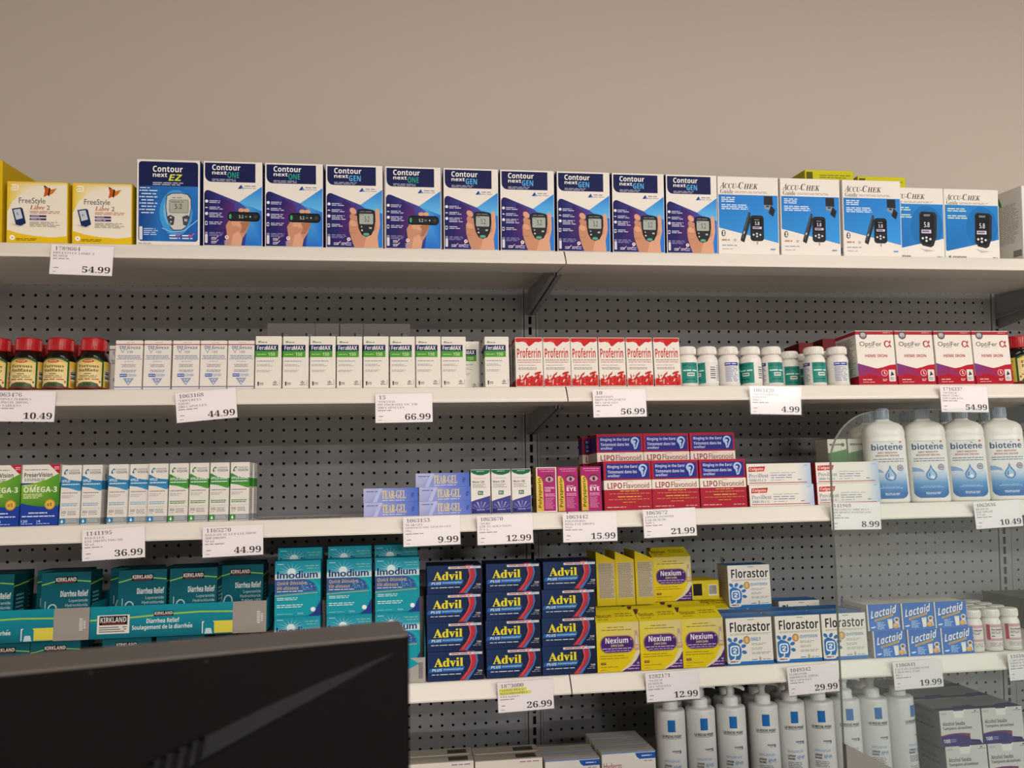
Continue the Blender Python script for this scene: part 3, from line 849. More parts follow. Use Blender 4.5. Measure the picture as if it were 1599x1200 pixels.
G1 = 'cartons along the top shelf'
put(carton_mesh('carton', 0.10, 0.142, 0.20, lambda a: a.M(0.1, 0.2, 0.9, 0.8, 8, 'A88A10'), 'DDB916', 'C9A60F', 'D8BC3A', lambda a: a.M(0.1, 0.3, 0.6, 0.5, 4, 'A88A10')), 'yellow_carton', 1, px_x(3, 320) - 0.0495, 0.0, 0, 0.20,
    'tall yellow carton with a plain side, beside the first butterfly carton', 'carton')
for i, (pl, pr_) in enumerate(((10, 105), (110, 208))):
    put(libre, 'glucose_reader_carton', 1, (px_x(pl, 335) + px_x(pr_, 335)) / 2, 0.001, 0, 0.045,
        ('yellow butterfly carton beside the tall plain yellow carton', 'yellow butterfly carton beside the navy meter carton with lime lettering')[i], 'carton', 'yellow butterfly cartons')
    put(libre, 'glucose_reader_carton', 1, (px_x(pl, 335) + px_x(pr_, 335)) / 2 + (0.006, 0.004)[i], 0.0475, 0, 0.045,
        ('yellow carton hidden behind the first butterfly carton', 'yellow carton hidden behind the second butterfly carton')[i], 'carton', 'yellow butterfly cartons')
put(ez, 'glucose_meter_carton', 1, (px_x(212, 315) + px_x(313, 315)) / 2, 0.001, 0, 0.06, 'navy and blue meter carton with lime lettering and a grey oval meter', 'carton', 'glucose meter cartons')
seq = ['ONE', 'ONE', 'GEN', 'ONE', 'GEN', 'GEN', 'GEN', 'GEN', 'GEN']
no, ng = 0, 0
for i, (pl, pr_) in enumerate(((316, 411), (412, 506), (508, 598.5), (600, 690), (692, 779), (780, 867), (869, 953.5), (955.5, 1038), (1039.5, 1121))):
    if seq[i] == 'ONE':
        lb = 'white, navy and blue carton with a hand holding a black stick meter, %s of three' % ORD[no]
        no += 1
    else:
        lb = 'white, navy and blue carton with a hand around a black oval meter, %s of six' % ORD[ng]
        ng += 1
    put(one_m if seq[i] == 'ONE' else gen_m, 'glucose_meter_carton', 1, (px_x(pl, 320) + px_x(pr_, 320)) / 2, 0.001, 0, 0.06, lb, 'carton', 'glucose meter cartons')
for i, (pl, pr_) in enumerate(((1121.5, 1216.5), (1219, 1313), (1315.5, 1409))):
    put(chek, 'glucose_meter_carton', 1, (px_x(pl, 340) + px_x(pr_, 340)) / 2, 0.001, 0, 0.055, 'white and sky blue carton with a dark pen and meter, %s of three' % ORD[i], 'carton', 'white and sky blue meter cartons')
put(engage, 'glucose_meter_carton', 1, at(1514.5, 350, -0.395).x - 0.118, 0.026, 0, 0.05, 'blue circle meter carton half hidden by the third pen-and-meter carton', 'carton', 'blue circle meter cartons')
put(engage, 'glucose_meter_carton', 1, at(1514.5, 350, -0.395).x + 0.0045, 0.026, 0, 0.05, 'blue circle meter carton shown whole, with a small green square logo', 'carton', 'blue circle meter cartons')
def art_lime(a):
    a.R(0.03, 0.15, 0.16, 0.85, '5A5A18').M(0.30, 0.3, 0.95, 0.8, 3, '8A8C18')
lime = carton_mesh('carton', 0.108, 0.028, 0.11, art_lime, 'C6C21E', 'A8A418', 'C2BE22')
tall = carton_mesh('carton', 0.118, 0.142, 0.10, lambda a: a.M(0.1, 0.1, 0.9, 0.3, 4, 'B0AAA0'), 'E0DCD2')
for i, (pl, top_) in enumerate(((1281, 266), (1361, 276))):
    x = at(pl, 275, -0.30).x
    put(tall, 'white_carton', 1, x, 0.085, 0, 0.10, ('plain white carton under the first lime carton, behind the pen-and-meter cartons', 'plain white carton under the second lime carton, behind the pen-and-meter cartons')[i], 'carton')
    zz_ = at(pl, top_, -0.335).z - S1
    put(lime, 'lime_carton', 1, x, 0.085, zz_ - 0.028, 0.11, ('lime yellow carton lying highest, behind the second pen-and-meter carton', 'lime yellow carton lying lower, behind the third pen-and-meter carton')[i], 'carton', 'lime cartons lying on top')
def art_leaf(a):
    a.E(0.3, 0.1, 0.16, 0.07, '3C8A3A', 14, 0.5).E(0.55, 0.16, 0.14, 0.05, '55A344', 14, -0.6).M(0.1, 0.4, 0.9, 0.6, 6, 'A8A69E')
def side_leaf(a):
    a.E(0.25, 0.12, 0.13, 0.04, '3C8A3A', 14, 0.8).M(0.12, 0.2, 0.9, 0.75, 26, 'B0ACA2').R(0.68, 0.86, 0.95, 0.95, '8A867E')
put(carton_mesh('carton', 0.09, 0.15, 0.085, art_leaf, 'E9E6DE', 'E4E1D8', None, side_leaf, None, 11), 'white_carton', 1, at(1592, 350, -0.42).x + 0.051, 0.0, 0, 0.085, 'white carton with green leaf emblems at the end of the top shelf', 'carton', rz=0.0)
def side_dk(a):
    a.R(0, 0, 1, 1, '5A6A54').R(0, 0.1, 1, 0.3, '7A4A74').R(0.0, 0.35, 1, 0.6, '4E7A4A').M(0.1, 0.62, 0.9, 0.95, 8, '8A9484')
put(carton_mesh('carton', 0.05, 0.135, 0.10, side_dk, '5C6A55', '56644F', '7A7A6C'), 'green_carton', 1, at(1571, 350, -0.36).x, 0.09, 0, 0.10, 'narrow dark green and purple carton set back beside the leaf carton', 'carton')

# ------------------------------------------------------------------ round bottles
def cyl(r, z0, z1, arc=2 * math.pi):
    """Print wrapped round a cylinder: u = 0.5 faces the front."""
    def fn(u, v, l):
        t = (u - 0.5) * arc
        return ((r + 0.0003 + l) * math.sin(t), -(r + 0.0003 + l) * math.cos(t), z1 + (z0 - z1) * v)
    return fn
def ribbed_cap(mb, r, z0, z1, n=36):
    prof = [(r * 0.97, z0), (r, z0 + 0.001), (r, z1 - 0.003), (r * 0.97, z1 - 0.001), (r * 0.90, z1)]
    mb.lathe(prof, 40)
    for i in range(n):
        a = 2 * math.pi * i / n
        c, s = math.cos(a), math.sin(a)
        w_ = 0.0011
        P_ = []
        for rr_, t in ((r - 0.0003, -w_), (r + 0.0006, -w_ * 0.5), (r + 0.0006, w_ * 0.5), (r - 0.0003, w_)):
            P_.append((rr_ * c - t * s, rr_ * s + t * c))
        for q in range(3):
            (x0, y0), (x1, y1) = P_[q], P_[q + 1]
            mb.face([(x0, y0, z0 + 0.002), (x1, y1, z0 + 0.002), (x1, y1, z1 - 0.0035), (x0, y0, z1 - 0.0035)])

def stand(t, k, x, yl, rz=0.0):
    t.location = deck(k, x, yl)
    t.rotation_euler = (Matrix.Rotation(-TH[k], 3, 'X') @ Matrix.Rotation(rz, 3, 'Z')).to_euler()
    return t

def iron_bottle(title):
    t = thing('tablet_bottle', '', 'bottle')
    r = 0.0258
    mb = MB()
    mb.lathe([(r * 0.92, 0), (r, 0.002), (r, 0.052), (r * 0.985, 0.056), (r * 0.93, 0.061), (r * 0.84, 0.066), (r * 0.74, 0.0695), (r * 0.72, 0.074)], 40, cap=True)
    mb.build('body', MT['amber'], t)
    mb = MB()
    ribbed_cap(mb, 0.0205, 0.0705, 0.094)
    mb.build('cap', MT['redcap'], t)
    mb = MB()
    a = Art(mb, cyl(r, 0.003, 0.057, math.radians(250)), strips=30, seed=5)
    a.asp = 2.0
    a.R(0, 0.10, 1, 0.97, 'D9B64A').R(0.27, 0.10, 0.73, 0.97, '1C5A38')
    a.P([(0.27, 0.10), (0.34, 0.03), (0.42, 0.0), (0.58, 0.0), (0.66, 0.03), (0.73, 0.10)], '1C5A38')
    a.G(0.30, 0.14, 0.70, 0.93, 'E2C878', 'EADAA8').P([(0.30, 0.14), (0.38, 0.07), (0.44, 0.045), (0.56, 0.045), (0.62, 0.07), (0.70, 0.14)], 'D9B04A')
    a.E(0.5, 0.115, 0.085, 0.05, 'A82418').M(0.44, 0.09, 0.56, 0.14, 1, 'E8C8B0', 0.05)
    for i, s_ in enumerate(title):
        a.T(s_, 0.35 + 0.005 * i, 0.22 + 0.135 * i, 0.65, 0.32 + 0.135 * i, '3A3426', 's')
    a.M(0.45, 0.50, 0.55, 0.55, 1, '6A5E40', 0.02, True).M(0.36, 0.56, 0.64, 0.66, 2, '8A7C58', 0.1, True).M(0.34, 0.67, 0.66, 0.74, 1, 'B05A30', 0.1, True)
    a.P([(0.33, 0.93), (0.36, 0.84), (0.44, 0.79), (0.56, 0.79), (0.64, 0.84), (0.67, 0.93)], '4E5A3A').T('180', 0.45, 0.84, 0.55, 0.91, '20301C', 's')
    a.E(0.325, 0.78, 0.015, 0.04, 'B8602A', 8).E(0.675, 0.78, 0.015, 0.04, 'B8602A', 8)
    a.R(0.75, 0.36, 0.86, 0.72, 'DCD8CC')
    for i in range(7):
        a.R(0.755, 0.38 + 0.047 * i, 0.855, 0.395 + 0.02 * (i % 3) + 0.047 * i * 0.98, '403C34')
    a.M(0.76, 0.76, 0.95, 0.93, 4, '8A7430').M(0.05, 0.2, 0.24, 0.9, 12, '8A7430')
    a.R(0, 0.955, 1, 1.0, '8A1A14')
    mb.build('label', MT['label'], t)
    return t
ib = iron_bottle(['Ferrous', 'Sulfate'])
spots = [((3 + 54) / 2, 0, 'red-capped amber bottle with a yellow label, first of three whole ones by the photo edge'),
         ((56 + 105) / 2, 0, 'red-capped amber bottle with a yellow label, the middle of three whole ones'),
         ((108 + 159) / 2, 0, 'red-capped amber bottle with a yellow label, beside the white triangle cartons')]
for i, (px, _, lb) in enumerate(spots):
    o = ib if i == 0 else dup(ib)
    stand(o, 2, px_x(px, 570), 0.030, (0.02, -0.05, 0.03)[i])
    tag(o, lb, 'bottle', 'red-capped amber bottles')
o = dup(ib)
stand(o, 2, px_x(-22, 570), 0.031, 0.1)
tag(o, 'red-capped amber bottle cut off by the photo edge', 'bottle', 'red-capped amber bottles')
for i, px in enumerate((2, 54, 106)):
    o = dup(ib)
    stand(o, 2, at(px, 560, -0.33).x, 0.088, 0.4 * i)
    tag(o, ('red-capped amber bottle behind, peeking out before the first whole one', 'red-capped amber bottle behind, peeking between first and middle whole ones', 'red-capped amber bottle behind, peeking between middle and last whole ones')[i], 'bottle', 'red-capped amber bottles')
fb = iron_bottle(['Fumarate', 'ferreux'])
stand(fb, 2, px_x(1611, 560), 0.030, 0.1)
fb.scale = (1.08, 1.08, 1.08)
tag(fb, 'red-capped amber bottle beside the last white and red alpha carton', 'bottle')

# ------------------------------------------------------------------ second shelf cartons
def art_tri(a):
    a.R(0.0, 0.075, 1, 0.095, 'A83A40').R(0, 0.945, 1, 0.962, '34509A').M(0.4, 0.035, 0.7, 0.06, 1, 'C8B0A8')
    a.T('TRI', 0.16, 0.115, 0.37, 0.18, '44609C', 'b').T('ferexx', 0.38, 0.105, 0.93, 0.20, '3E568E', 'o').T('150', 0.45, 0.215, 0.64, 0.262, '4A5E94')
    a.S([(0.13, 0.12), (0.27, 0.26), (0.38, 0.12)], 0.008, '44609C')
    a.M(0.06, 0.30, 0.97, 0.40, 3, '8A94B0', 0.25, True).M(0.34, 0.425, 0.68, 0.445, 1, '9098AC', 0.05, True).M(0.22, 0.485, 0.80, 0.555, 3, '9A96A0', 0.2, True)
    a.M(0.24, 0.60, 0.80, 0.66, 2, '8E96B2', 0.1, True).R(0.20, 0.685, 0.46, 0.75, '3A62B0').M(0.22, 0.70, 0.44, 0.735, 1, 'C8D4EC', 0.02).T('150', 0.49, 0.685, 0.62, 0.745, '7A88B4').E(0.72, 0.715, 0.09, 0.03, 'B4BCD2')
    a.P([(0.32, 0.775), (0.72, 0.775), (0.52, 0.925)], '8E9CC0').P([(0.44, 0.80), (0.50, 0.80), (0.49, 0.84)], 'E4E0D8').P([(0.55, 0.80), (0.62, 0.80), (0.55, 0.84)], 'E4E0D8').P([(0.48, 0.86), (0.56, 0.86), (0.52, 0.90)], 'E4E0D8')
tri = carton_mesh('carton', 0.0452, 0.0865, 0.045, art_tri, 'E4DFD6', 'DDD8CF', None, lambda a: a.R(0, 0.075, 1, 0.095, 'A83A40').M(0.1, 0.2, 0.9, 0.8, 14, 'A8AABC'))
TP = ((177, 221.5), (222, 266), (267, 311), (311.5, 353), (354, 396.5))
for i, (pl, pr_) in enumerate(TP):
    put(tri, 'iron_capsule_carton', 2, (px_x(pl, 570) + px_x(pr_, 570)) / 2, 0.0, 0, 0.045, 'white carton with a blue triangle and red line, %s in its front row' % ORD[i], 'carton', 'white blue-triangle cartons')
put(tri, 'iron_capsule_carton', 2, at(189, 570, -0.37).x, 0.05, 0, 0.045, 'white blue-triangle carton behind, peeking out beside the amber bottles', 'carton', 'white blue-triangle cartons')
put(tri, 'iron_capsule_carton', 2, at(375, 570, -0.37).x, 0.05, 0.0, 0.045, 'white blue-triangle carton behind the fifth one of the front row', 'carton', 'white blue-triangle cartons')

def art_fera(a):
    a.R(0.0, 0.165, 0.87, 0.285, '1E2C58').R(0.0, 0.285, 0.87, 0.405, '4F9A34')
    a.T('Fera', 0.06, 0.185, 0.41, 0.265, 'DCDCE0', 'b').T('MAX', 0.42, 0.185, 0.80, 0.265, 'F0EEEA', 'b').T('150', 0.49, 0.315, 0.75, 0.38, 'C8E0A8', 'b').M(0.07, 0.335, 0.42, 0.37, 1, 'A8CE8C', 0.1)
    a.M(0.10, 0.105, 0.46, 0.135, 1, '6A7A70', 0.1).E(0.16, 0.105, 0.06, 0.015, '8AA85A', 10)
    a.M(0.07, 0.465, 0.72, 0.495, 1, '9A98A0', 0.05).M(0.07, 0.535, 0.66, 0.585, 2, 'B0ACAE', 0.25).M(0.07, 0.645, 0.62, 0.695, 2, 'B0ACAE', 0.25)
    a.P([(0.10, 0.88), (0.13, 0.865), (0.16, 0.88), (0.15, 0.95), (0.11, 0.95)], '2A3A30').M(0.18, 0.885, 0.33, 0.94, 2, '7A7E80', 0.05)
    a.S([(0.70, 0.875), (0.74, 0.90), (0.80, 0.90), (0.84, 0.875)], 0.012, '6A7078').M(0.68, 0.915, 0.88, 0.945, 1, '6A7078', 0.02).R(0.93, 0.84, 0.945, 0.95, '9A9698').E(0.77, 0.87, 0.03, 0.014, '6A7078', 8)
def side_fera(a):
    a.R(0, 0.165, 1, 0.285, '1E2C58').R(0, 0.285, 1, 0.405, '4F9A34').M(0.1, 0.45, 0.9, 0.9, 12, 'B0ACA8')
fera = carton_mesh('carton', 0.0452, 0.0945, 0.045, art_fera, 'E6E1D7', 'DCD7CD', None, side_fera)
FP = ((398, 438.5), (440, 482), (483, 524), (525, 565.5), (567, 607), (608.5, 648.5), (650, 688), (689, 728.5))
for i, (pl, pr_) in enumerate(FP):
    put(fera, 'iron_capsule_carton', 2, (px_x(pl, 565) + px_x(pr_, 565)) / 2, 0.0 + (0.0, 0.001)[i % 2], 0, 0.045, 'white carton with a navy and green band, %s of the eight touching ones' % ORD[i], 'carton', 'white cartons with navy and green bands')
put(fera, 'iron_capsule_carton', 2, at(739, 565, -0.39).x - 0.009, 0.047, 0, 0.045, 'navy and green banded carton set back in the gap of its row', 'carton', 'white cartons with navy and green bands')
put(fera, 'iron_capsule_carton', 2, (px_x(757, 565) + px_x(796, 565)) / 2, 0.0, 0, 0.045, 'navy and green banded carton standing alone beside the red splashed cartons', 'carton', 'white cartons with navy and green bands')
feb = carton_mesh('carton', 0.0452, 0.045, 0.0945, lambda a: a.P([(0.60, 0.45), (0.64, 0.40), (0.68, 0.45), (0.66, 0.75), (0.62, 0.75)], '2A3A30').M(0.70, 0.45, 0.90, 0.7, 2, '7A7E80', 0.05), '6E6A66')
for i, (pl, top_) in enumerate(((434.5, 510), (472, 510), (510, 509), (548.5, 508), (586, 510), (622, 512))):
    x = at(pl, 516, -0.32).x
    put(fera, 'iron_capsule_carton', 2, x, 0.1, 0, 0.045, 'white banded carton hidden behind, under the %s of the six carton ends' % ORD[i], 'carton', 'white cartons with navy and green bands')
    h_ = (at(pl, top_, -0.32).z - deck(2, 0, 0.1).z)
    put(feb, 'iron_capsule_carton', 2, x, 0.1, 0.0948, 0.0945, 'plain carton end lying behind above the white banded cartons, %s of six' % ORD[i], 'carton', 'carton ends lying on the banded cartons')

def art_prof(a):
    r = random.Random(21)
    a.R(0.02, 0.012, 0.98, 0.03, 'C42A28')
    a.P([(0.02, 0.02), (0.98, 0.02), (0.98, 0.075), (0.86, 0.10), (0.74, 0.09), (0.60, 0.15), (0.52, 0.185), (0.46, 0.165), (0.40, 0.11), (0.26, 0.085), (0.10, 0.10), (0.02, 0.085)], 'C42A28')
    a.P([(0.22, 0.05), (0.45, 0.07), (0.36, 0.10)], 'D8443E').P([(0.60, 0.07), (0.90, 0.055), (0.7, 0.085)], 'A81E20')
    a.T('Proferrin', 0.06, 0.215, 0.92, 0.415, 'C0302C', 'b')
    a.M(0.07, 0.45, 0.93, 0.475, 1, '6E6468', 0.02).M(0.07, 0.49, 0.93, 0.52, 1, 'C87A72', 0.02).M(0.10, 0.555, 0.88, 0.58, 1, 'A89EA0', 0.2).M(0.10, 0.605, 0.80, 0.66, 2, '9A9092', 0.2)
    a.P([(0.02, 0.985), (0.02, 0.87), (0.12, 0.83), (0.22, 0.86), (0.34, 0.79), (0.46, 0.83), (0.58, 0.77), (0.70, 0.80), (0.82, 0.74), (0.98, 0.77), (0.98, 0.985)], 'C42A28')
    for i in range(34):
        u, v = r.uniform(0.05, 0.95), r.uniform(0.75, 0.96)
        a.E(u, v, r.uniform(0.02, 0.07), r.uniform(0.008, 0.022), r.choice(['E8DED4', 'D84A44', 'A81C20', 'C42A28', 'E6A8A0', '8E1418']), 9, r.uniform(0, 3))
    a.E(0.80, 0.725, 0.13, 0.025, 'C42A28', 14, -0.15).P([(0.30, 0.80), (0.38, 0.75), (0.50, 0.70), (0.46, 0.76)], 'C42A28')
def side_prof(a):
    a.R(0, 0, 1, 0.07, 'B42826').R(0, 0.85, 1, 1, 'B42826').M(0.1, 0.2, 0.9, 0.75, 12, 'B8A8A4')
prof = carton_mesh('carton', 0.0515, 0.0930, 0.05, art_prof, 'E8E2D8', 'DED8CE', 'D8B0A8', side_prof)
for i, (pl, pr_) in enumerate(((805, 849), (849, 892), (892, 935), (935.5, 978.5), (979, 1021), (1022, 1064))):
    put(prof, 'iron_supplement_carton', 2, (px_x(pl, 565) + px_x(pr_, 565)) / 2, 0.0, 0, 0.05, 'white carton splashed with red, %s of six in its row' % ORD[i], 'carton', 'white cartons splashed with red')
put(prof, 'iron_supplement_carton', 2, at(818, 565, -0.36).x, 0.053, 0, 0.05, 'red splashed white carton behind, peeking beside the lone banded carton', 'carton', 'white cartons splashed with red')

def tablet_bottle():
    t = thing('tablet_bottle', '', 'bottle')
    r = 0.0208
    mb = MB()
    mb.lathe([(r * 0.93, 0), (r, 0.0015), (r, 0.050), (r * 0.97, 0.054), (r * 0.88, 0.058), (r * 0.76, 0.0605), (r * 0.74, 0.064)], 40)
    mb.build('body', MT['plastic'], t)
    mb = MB()
    ribbed_cap(mb, 0.0186, 0.0625, 0.078)
    mb.build('cap', MT['plastic'], t)
    mb = MB()
    a = Art(mb, cyl(r, 0.006, 0.046), strips=36, seed=8)
    a.asp = 3.2
    a.R(0.0, 0, 1, 1, 'E2E0DA').R(0.37, 0, 0.63, 1, '2A8A7C')
    a.M(0.39, 0.06, 0.61, 0.20, 2, '1C5A54', 0.2).M(0.39, 0.33, 0.61, 0.45, 1, 'C8E4DC', 0.05).R(0.45, 0.50, 0.56, 0.66, 'DCE4DC').M(0.46, 0.53, 0.55, 0.63, 1, '4A5A58', 0.02).M(0.42, 0.78, 0.58, 0.86, 1, '16524C', 0.1)
    for i in range(6):
        a.R(0.70, 0.22 + 0.1 * i, 0.78, 0.26 + 0.1 * i + 0.02 * (i % 2), '6A6A70')
    a.M(0.80, 0.1, 0.98, 0.9, 8, 'A8A8B0').R(0.14, 0.0, 0.34, 0.16, '3A3E90').M(0.15, 0.03, 0.33, 0.12, 1, 'C8CAE8').M(0.145, 0.2, 0.335, 0.95, 10, '9498B8')
    mb.build('label', MT['label'], t)
    return t
nb = tablet_bottle()
NB = [(1080, 0.024, 0.0, 'white tablet bottle with its teal label half hidden by the last red splashed carton'),
      (1112.5, 0.024, -1.35, 'white tablet bottle turned to its barcode, near the red splashed cartons'),
      (1146.5, 0.024, 1.55, 'white tablet bottle turned to a purple-topped panel, near the red splashed cartons'),
      (1181.5, 0.024, -0.95, 'white tablet bottle with its barcode seen beside a teal label edge'),
      (1215, 0.024, 0.05, 'white tablet bottle with its teal label facing forward, beside two recessed bottles'),
      (1283, 0.024, 0.12, 'white tablet bottle with a teal label and a sliver of purple, past the recessed bottles'),
      (1319.5, 0.024, 1.45, 'white tablet bottle with a purple-topped panel, beside the alpha cartons')]
for i, (px, yl, rz, lb) in enumerate(NB):
    o = nb if i == 0 else dup(nb)
    stand(o, 2, px_x(px, 570), yl, rz)
    tag(o, lb, 'bottle', 'white tablet bottles with teal labels')
for i, (px, yl, rz, lb) in enumerate(((1241, 0.075, -0.1, 'recessed white tablet bottle, teal label seen, nearer the red carton side'), (1263, 0.105, -0.2, 'recessed white tablet bottle standing farther back, teal label half covered'),
                                      (1097, 0.075, 0.5, 'white tablet bottle behind, cap showing between the first and second bottles'), (1131, 0.075, 0.2, 'white tablet bottle behind, cap showing between second and third bottles'),
                                      (1164, 0.075, 0.2, 'white tablet bottle behind, cap showing between third and fourth bottles'), (1199, 0.076, 0.2, 'white tablet bottle behind, cap showing between fourth and fifth bottles'), (1300, 0.075, 0.2, 'white tablet bottle behind, cap showing between the last two bottles'))):
    o = dup(nb)
    stand(o, 2, at(px, 570, YF + yl - 0.02).x, yl, rz)
    tag(o, lb, 'bottle', 'white tablet bottles with teal labels')

def art_opti(a):
    a.R(0.0, 0.012, 1, 0.075, 'A83040').M(0.72, 0.03, 0.92, 0.05, 1, 'D8B0B0', 0.05)
    a.E(0.20, 0.085, 0.10, 0.075, '4E4A50').E(0.20, 0.085, 0.075, 0.057, '8A868A').M(0.14, 0.05, 0.26, 0.11, 3, 'D8D4D4', 0.05, True)
    a.T('OptiFer', 0.09, 0.205, 0.67, 0.315, '3A3A42').T('α', 0.73, 0.185, 0.915, 0.31, 'B0283A', 'r').T('α', 0.735, 0.187, 0.92, 0.312, 'B0283A', 'r').M(0.30, 0.30, 0.50, 0.32, 1, 'B08088')
    a.T('HEME IRON', 0.215, 0.44, 0.79, 0.495, 'B04A50', 'b')
    L = [(0.0, 0.605), (0.15, 0.635), (0.32, 0.675), (0.5, 0.70), (0.65, 0.68), (0.82, 0.64), (1, 0.625)]
    a.PG(L + [(1, 0.995), (0, 0.995)], ['6A3A7C', '7A3674', '9A2A54', 'B02038', 'B81C30', 'B81C30', 'B81C30', 'B01C2C', 'AE1C34'])
    a.PG([(0.0, 0.605), (0.2, 0.645), (0.42, 0.69), (0.2, 0.76), (0.0, 0.80)], ['70408A', '7C3A80', '982C58', '8E2E5C', '7A3474'])
    a.P([(0.0, 0.86), (0.3, 0.80), (0.6, 0.86), (1.0, 0.76), (1, 0.995), (0, 0.995)], 'A8182A')
    a.M(0.10, 0.895, 0.34, 0.92, 1, 'ECD8D4', 0.05).M(0.10, 0.94, 0.42, 0.965, 1, 'D89A9A', 0.1)
    a.E(0.68, 0.785, 0.085, 0.062, 'E0B0B4').E(0.68, 0.785, 0.068, 0.05, 'B01C30').S([(0.68, 0.75), (0.68, 0.80), (0.71, 0.80)], 0.018, 'ECD8D8').M(0.62, 0.89, 0.74, 0.94, 2, 'E4C0C0', 0.05)
    a.RR(0.79, 0.725, 0.96, 0.94, 0.02, 0.015, 'DCD8D4').P([(0.87, 0.75), (0.93, 0.82), (0.83, 0.84)], '3A3A3E').M(0.81, 0.86, 0.94, 0.92, 2, '8A8A8A', 0.05)
def side_opti(a):
    a.R(0, 0.012, 1, 0.075, 'A83040').M(0.08, 0.12, 0.92, 0.66, 20, '8A868A').R(0.0, 0.84, 1, 0.995, 'AE1C34').M(0.1, 0.68, 0.9, 0.82, 5, 'A09C9C')
opti = carton_mesh('carton', 0.0805, 0.108, 0.075, art_opti, 'E8E2D8', 'DED9D0', 'E0D4CA', side_opti)
for i, (pl, pr_) in enumerate(((1340, 1401.5), (1402, 1462), (1464, 1522), (1523, 1582))):
    put(opti, 'iron_tablet_carton', 2, (px_x(pl, 560) + px_x(pr_, 560)) / 2, 0.0, (0, 0, 0.0, 0.0)[i], 0.075, 'white carton with a red alpha and red wavy foot, %s of four' % ORD[i], 'carton', 'white and red alpha cartons')
flat = carton_mesh('carton', 0.09, 0.108, 0.10, lambda a: a.R(0.02, 0.1, 0.98, 0.9, '5E5654').R(0.02, 0.02, 0.98, 0.1, '96242E'), '8E1C28', '7E1A24', '8C2A32')
for i, (px, top_) in enumerate(((1255, 536), (1285, 532), (1318, 527))):
    h_ = at(px, top_, -0.20 + 0.03 * i).z - deck(2, 0, 0.2 - 0.03 * i).z
    o = put(carton_mesh('carton', 0.035, h_, 0.07, lambda a: a.M(0.1, 0.2, 0.9, 0.7, 6, 'A86A6A'), '7E2A30', '701C26', '8A2630'), 'dark_red_carton', 2, at(px, top_, -0.20).x, 0.2 - 0.02 * i, 0, 0.07, 'dark red carton at the back behind the white bottles, %s of three' % ORD[i], 'carton', 'dark red cartons at the back')

# ------------------------------------------------------------------ third shelf
def art_pres(a):
    a.R(0.0, 0.0, 1, 0.30, 'E6E2D6').P([(0.70, 0.0), (1.0, 0.0), (1.0, 0.155), (0.93, 0.14), (0.80, 0.06)], 'B82A3C').M(0.84, 0.03, 0.97, 0.09, 2, 'E8B8BC', 0.05)
    a.M(0.06, 0.07, 0.70, 0.10, 1, '8A94A0', 0.02).T('PreserVision', 0.05, 0.13, 0.80, 0.205, '2A3640', 'b').M(0.06, 0.225, 0.68, 0.275, 2, '7A8288', 0.15)
    a.PG([(0.0, 0.335), (0.3, 0.31), (0.65, 0.25), (1.0, 0.14), (1.0, 0.70), (0.0, 0.68)], ['8CB83A', '84B438', '6AA632', '5A9A30', '3A7C2C', '4A8A2E'])
    a.M(0.05, 0.335, 0.30, 0.36, 1, 'E6EEC0', 0.02).T('OMEGA-3', 0.06, 0.365, 0.94, 0.455, 'EEF2D8', 'b').P([(0.335, 0.35), (0.39, 0.33), (0.40, 0.34), (0.35, 0.36)], 'EEF2D8').M(0.06, 0.475, 0.62, 0.56, 3, 'D8E6B0', 0.3)
    a.P([(0.0, 0.63), (0.25, 0.665), (0.55, 0.69), (1.0, 0.68), (1.0, 1.0), (0.0, 1.0)], '20409A')
    a.E(0.77, 0.655, 0.145, 0.088, 'B88A2C').E(0.77, 0.655, 0.12, 0.072, 'DDB850').T('#1', 0.69, 0.625, 0.83, 0.69, '6A1E1C', 's')
    a.M(0.22, 0.775, 0.72, 0.81, 1, 'D4DAEE', 0.02).M(0.05, 0.83, 0.92, 0.865, 1, 'D4DAEE', 0.02).T('120', 0.04, 0.905, 0.20, 0.945, 'E8ECF6').M(0.04, 0.955, 0.42, 0.98, 1, 'A8B4DC').T('4', 0.48, 0.905, 0.54, 0.945, 'E8ECF6').M(0.48, 0.955, 0.85, 0.98, 1, 'A8B4DC').R(0.45, 0.91, 0.46, 0.985, 'C8D0E8')
pres = carton_mesh('carton', 0.0605, 0.1035, 0.06, art_pres, '2A4A9C', '20408E', 'D8D4C8', lambda a: a.R(0, 0, 1, 0.3, 'D8D4C8').R(0, 0.3, 1, 0.66, '5A9A30'))
xw = (px_x(30, 770) + px_x(91, 770)) / 2
put(pres, 'eye_vitamin_carton', 3, xw, 0.0, 0, 0.06, 'blue, green and white eye vitamin carton beside the slim blue cartons', 'carton', 'blue and green eye vitamin cartons')
put(pres, 'eye_vitamin_carton', 3, xw - 0.0625, 0.0, 0, 0.06, 'blue, green and white eye vitamin carton cut by the photo edge', 'carton', 'blue and green eye vitamin cartons')

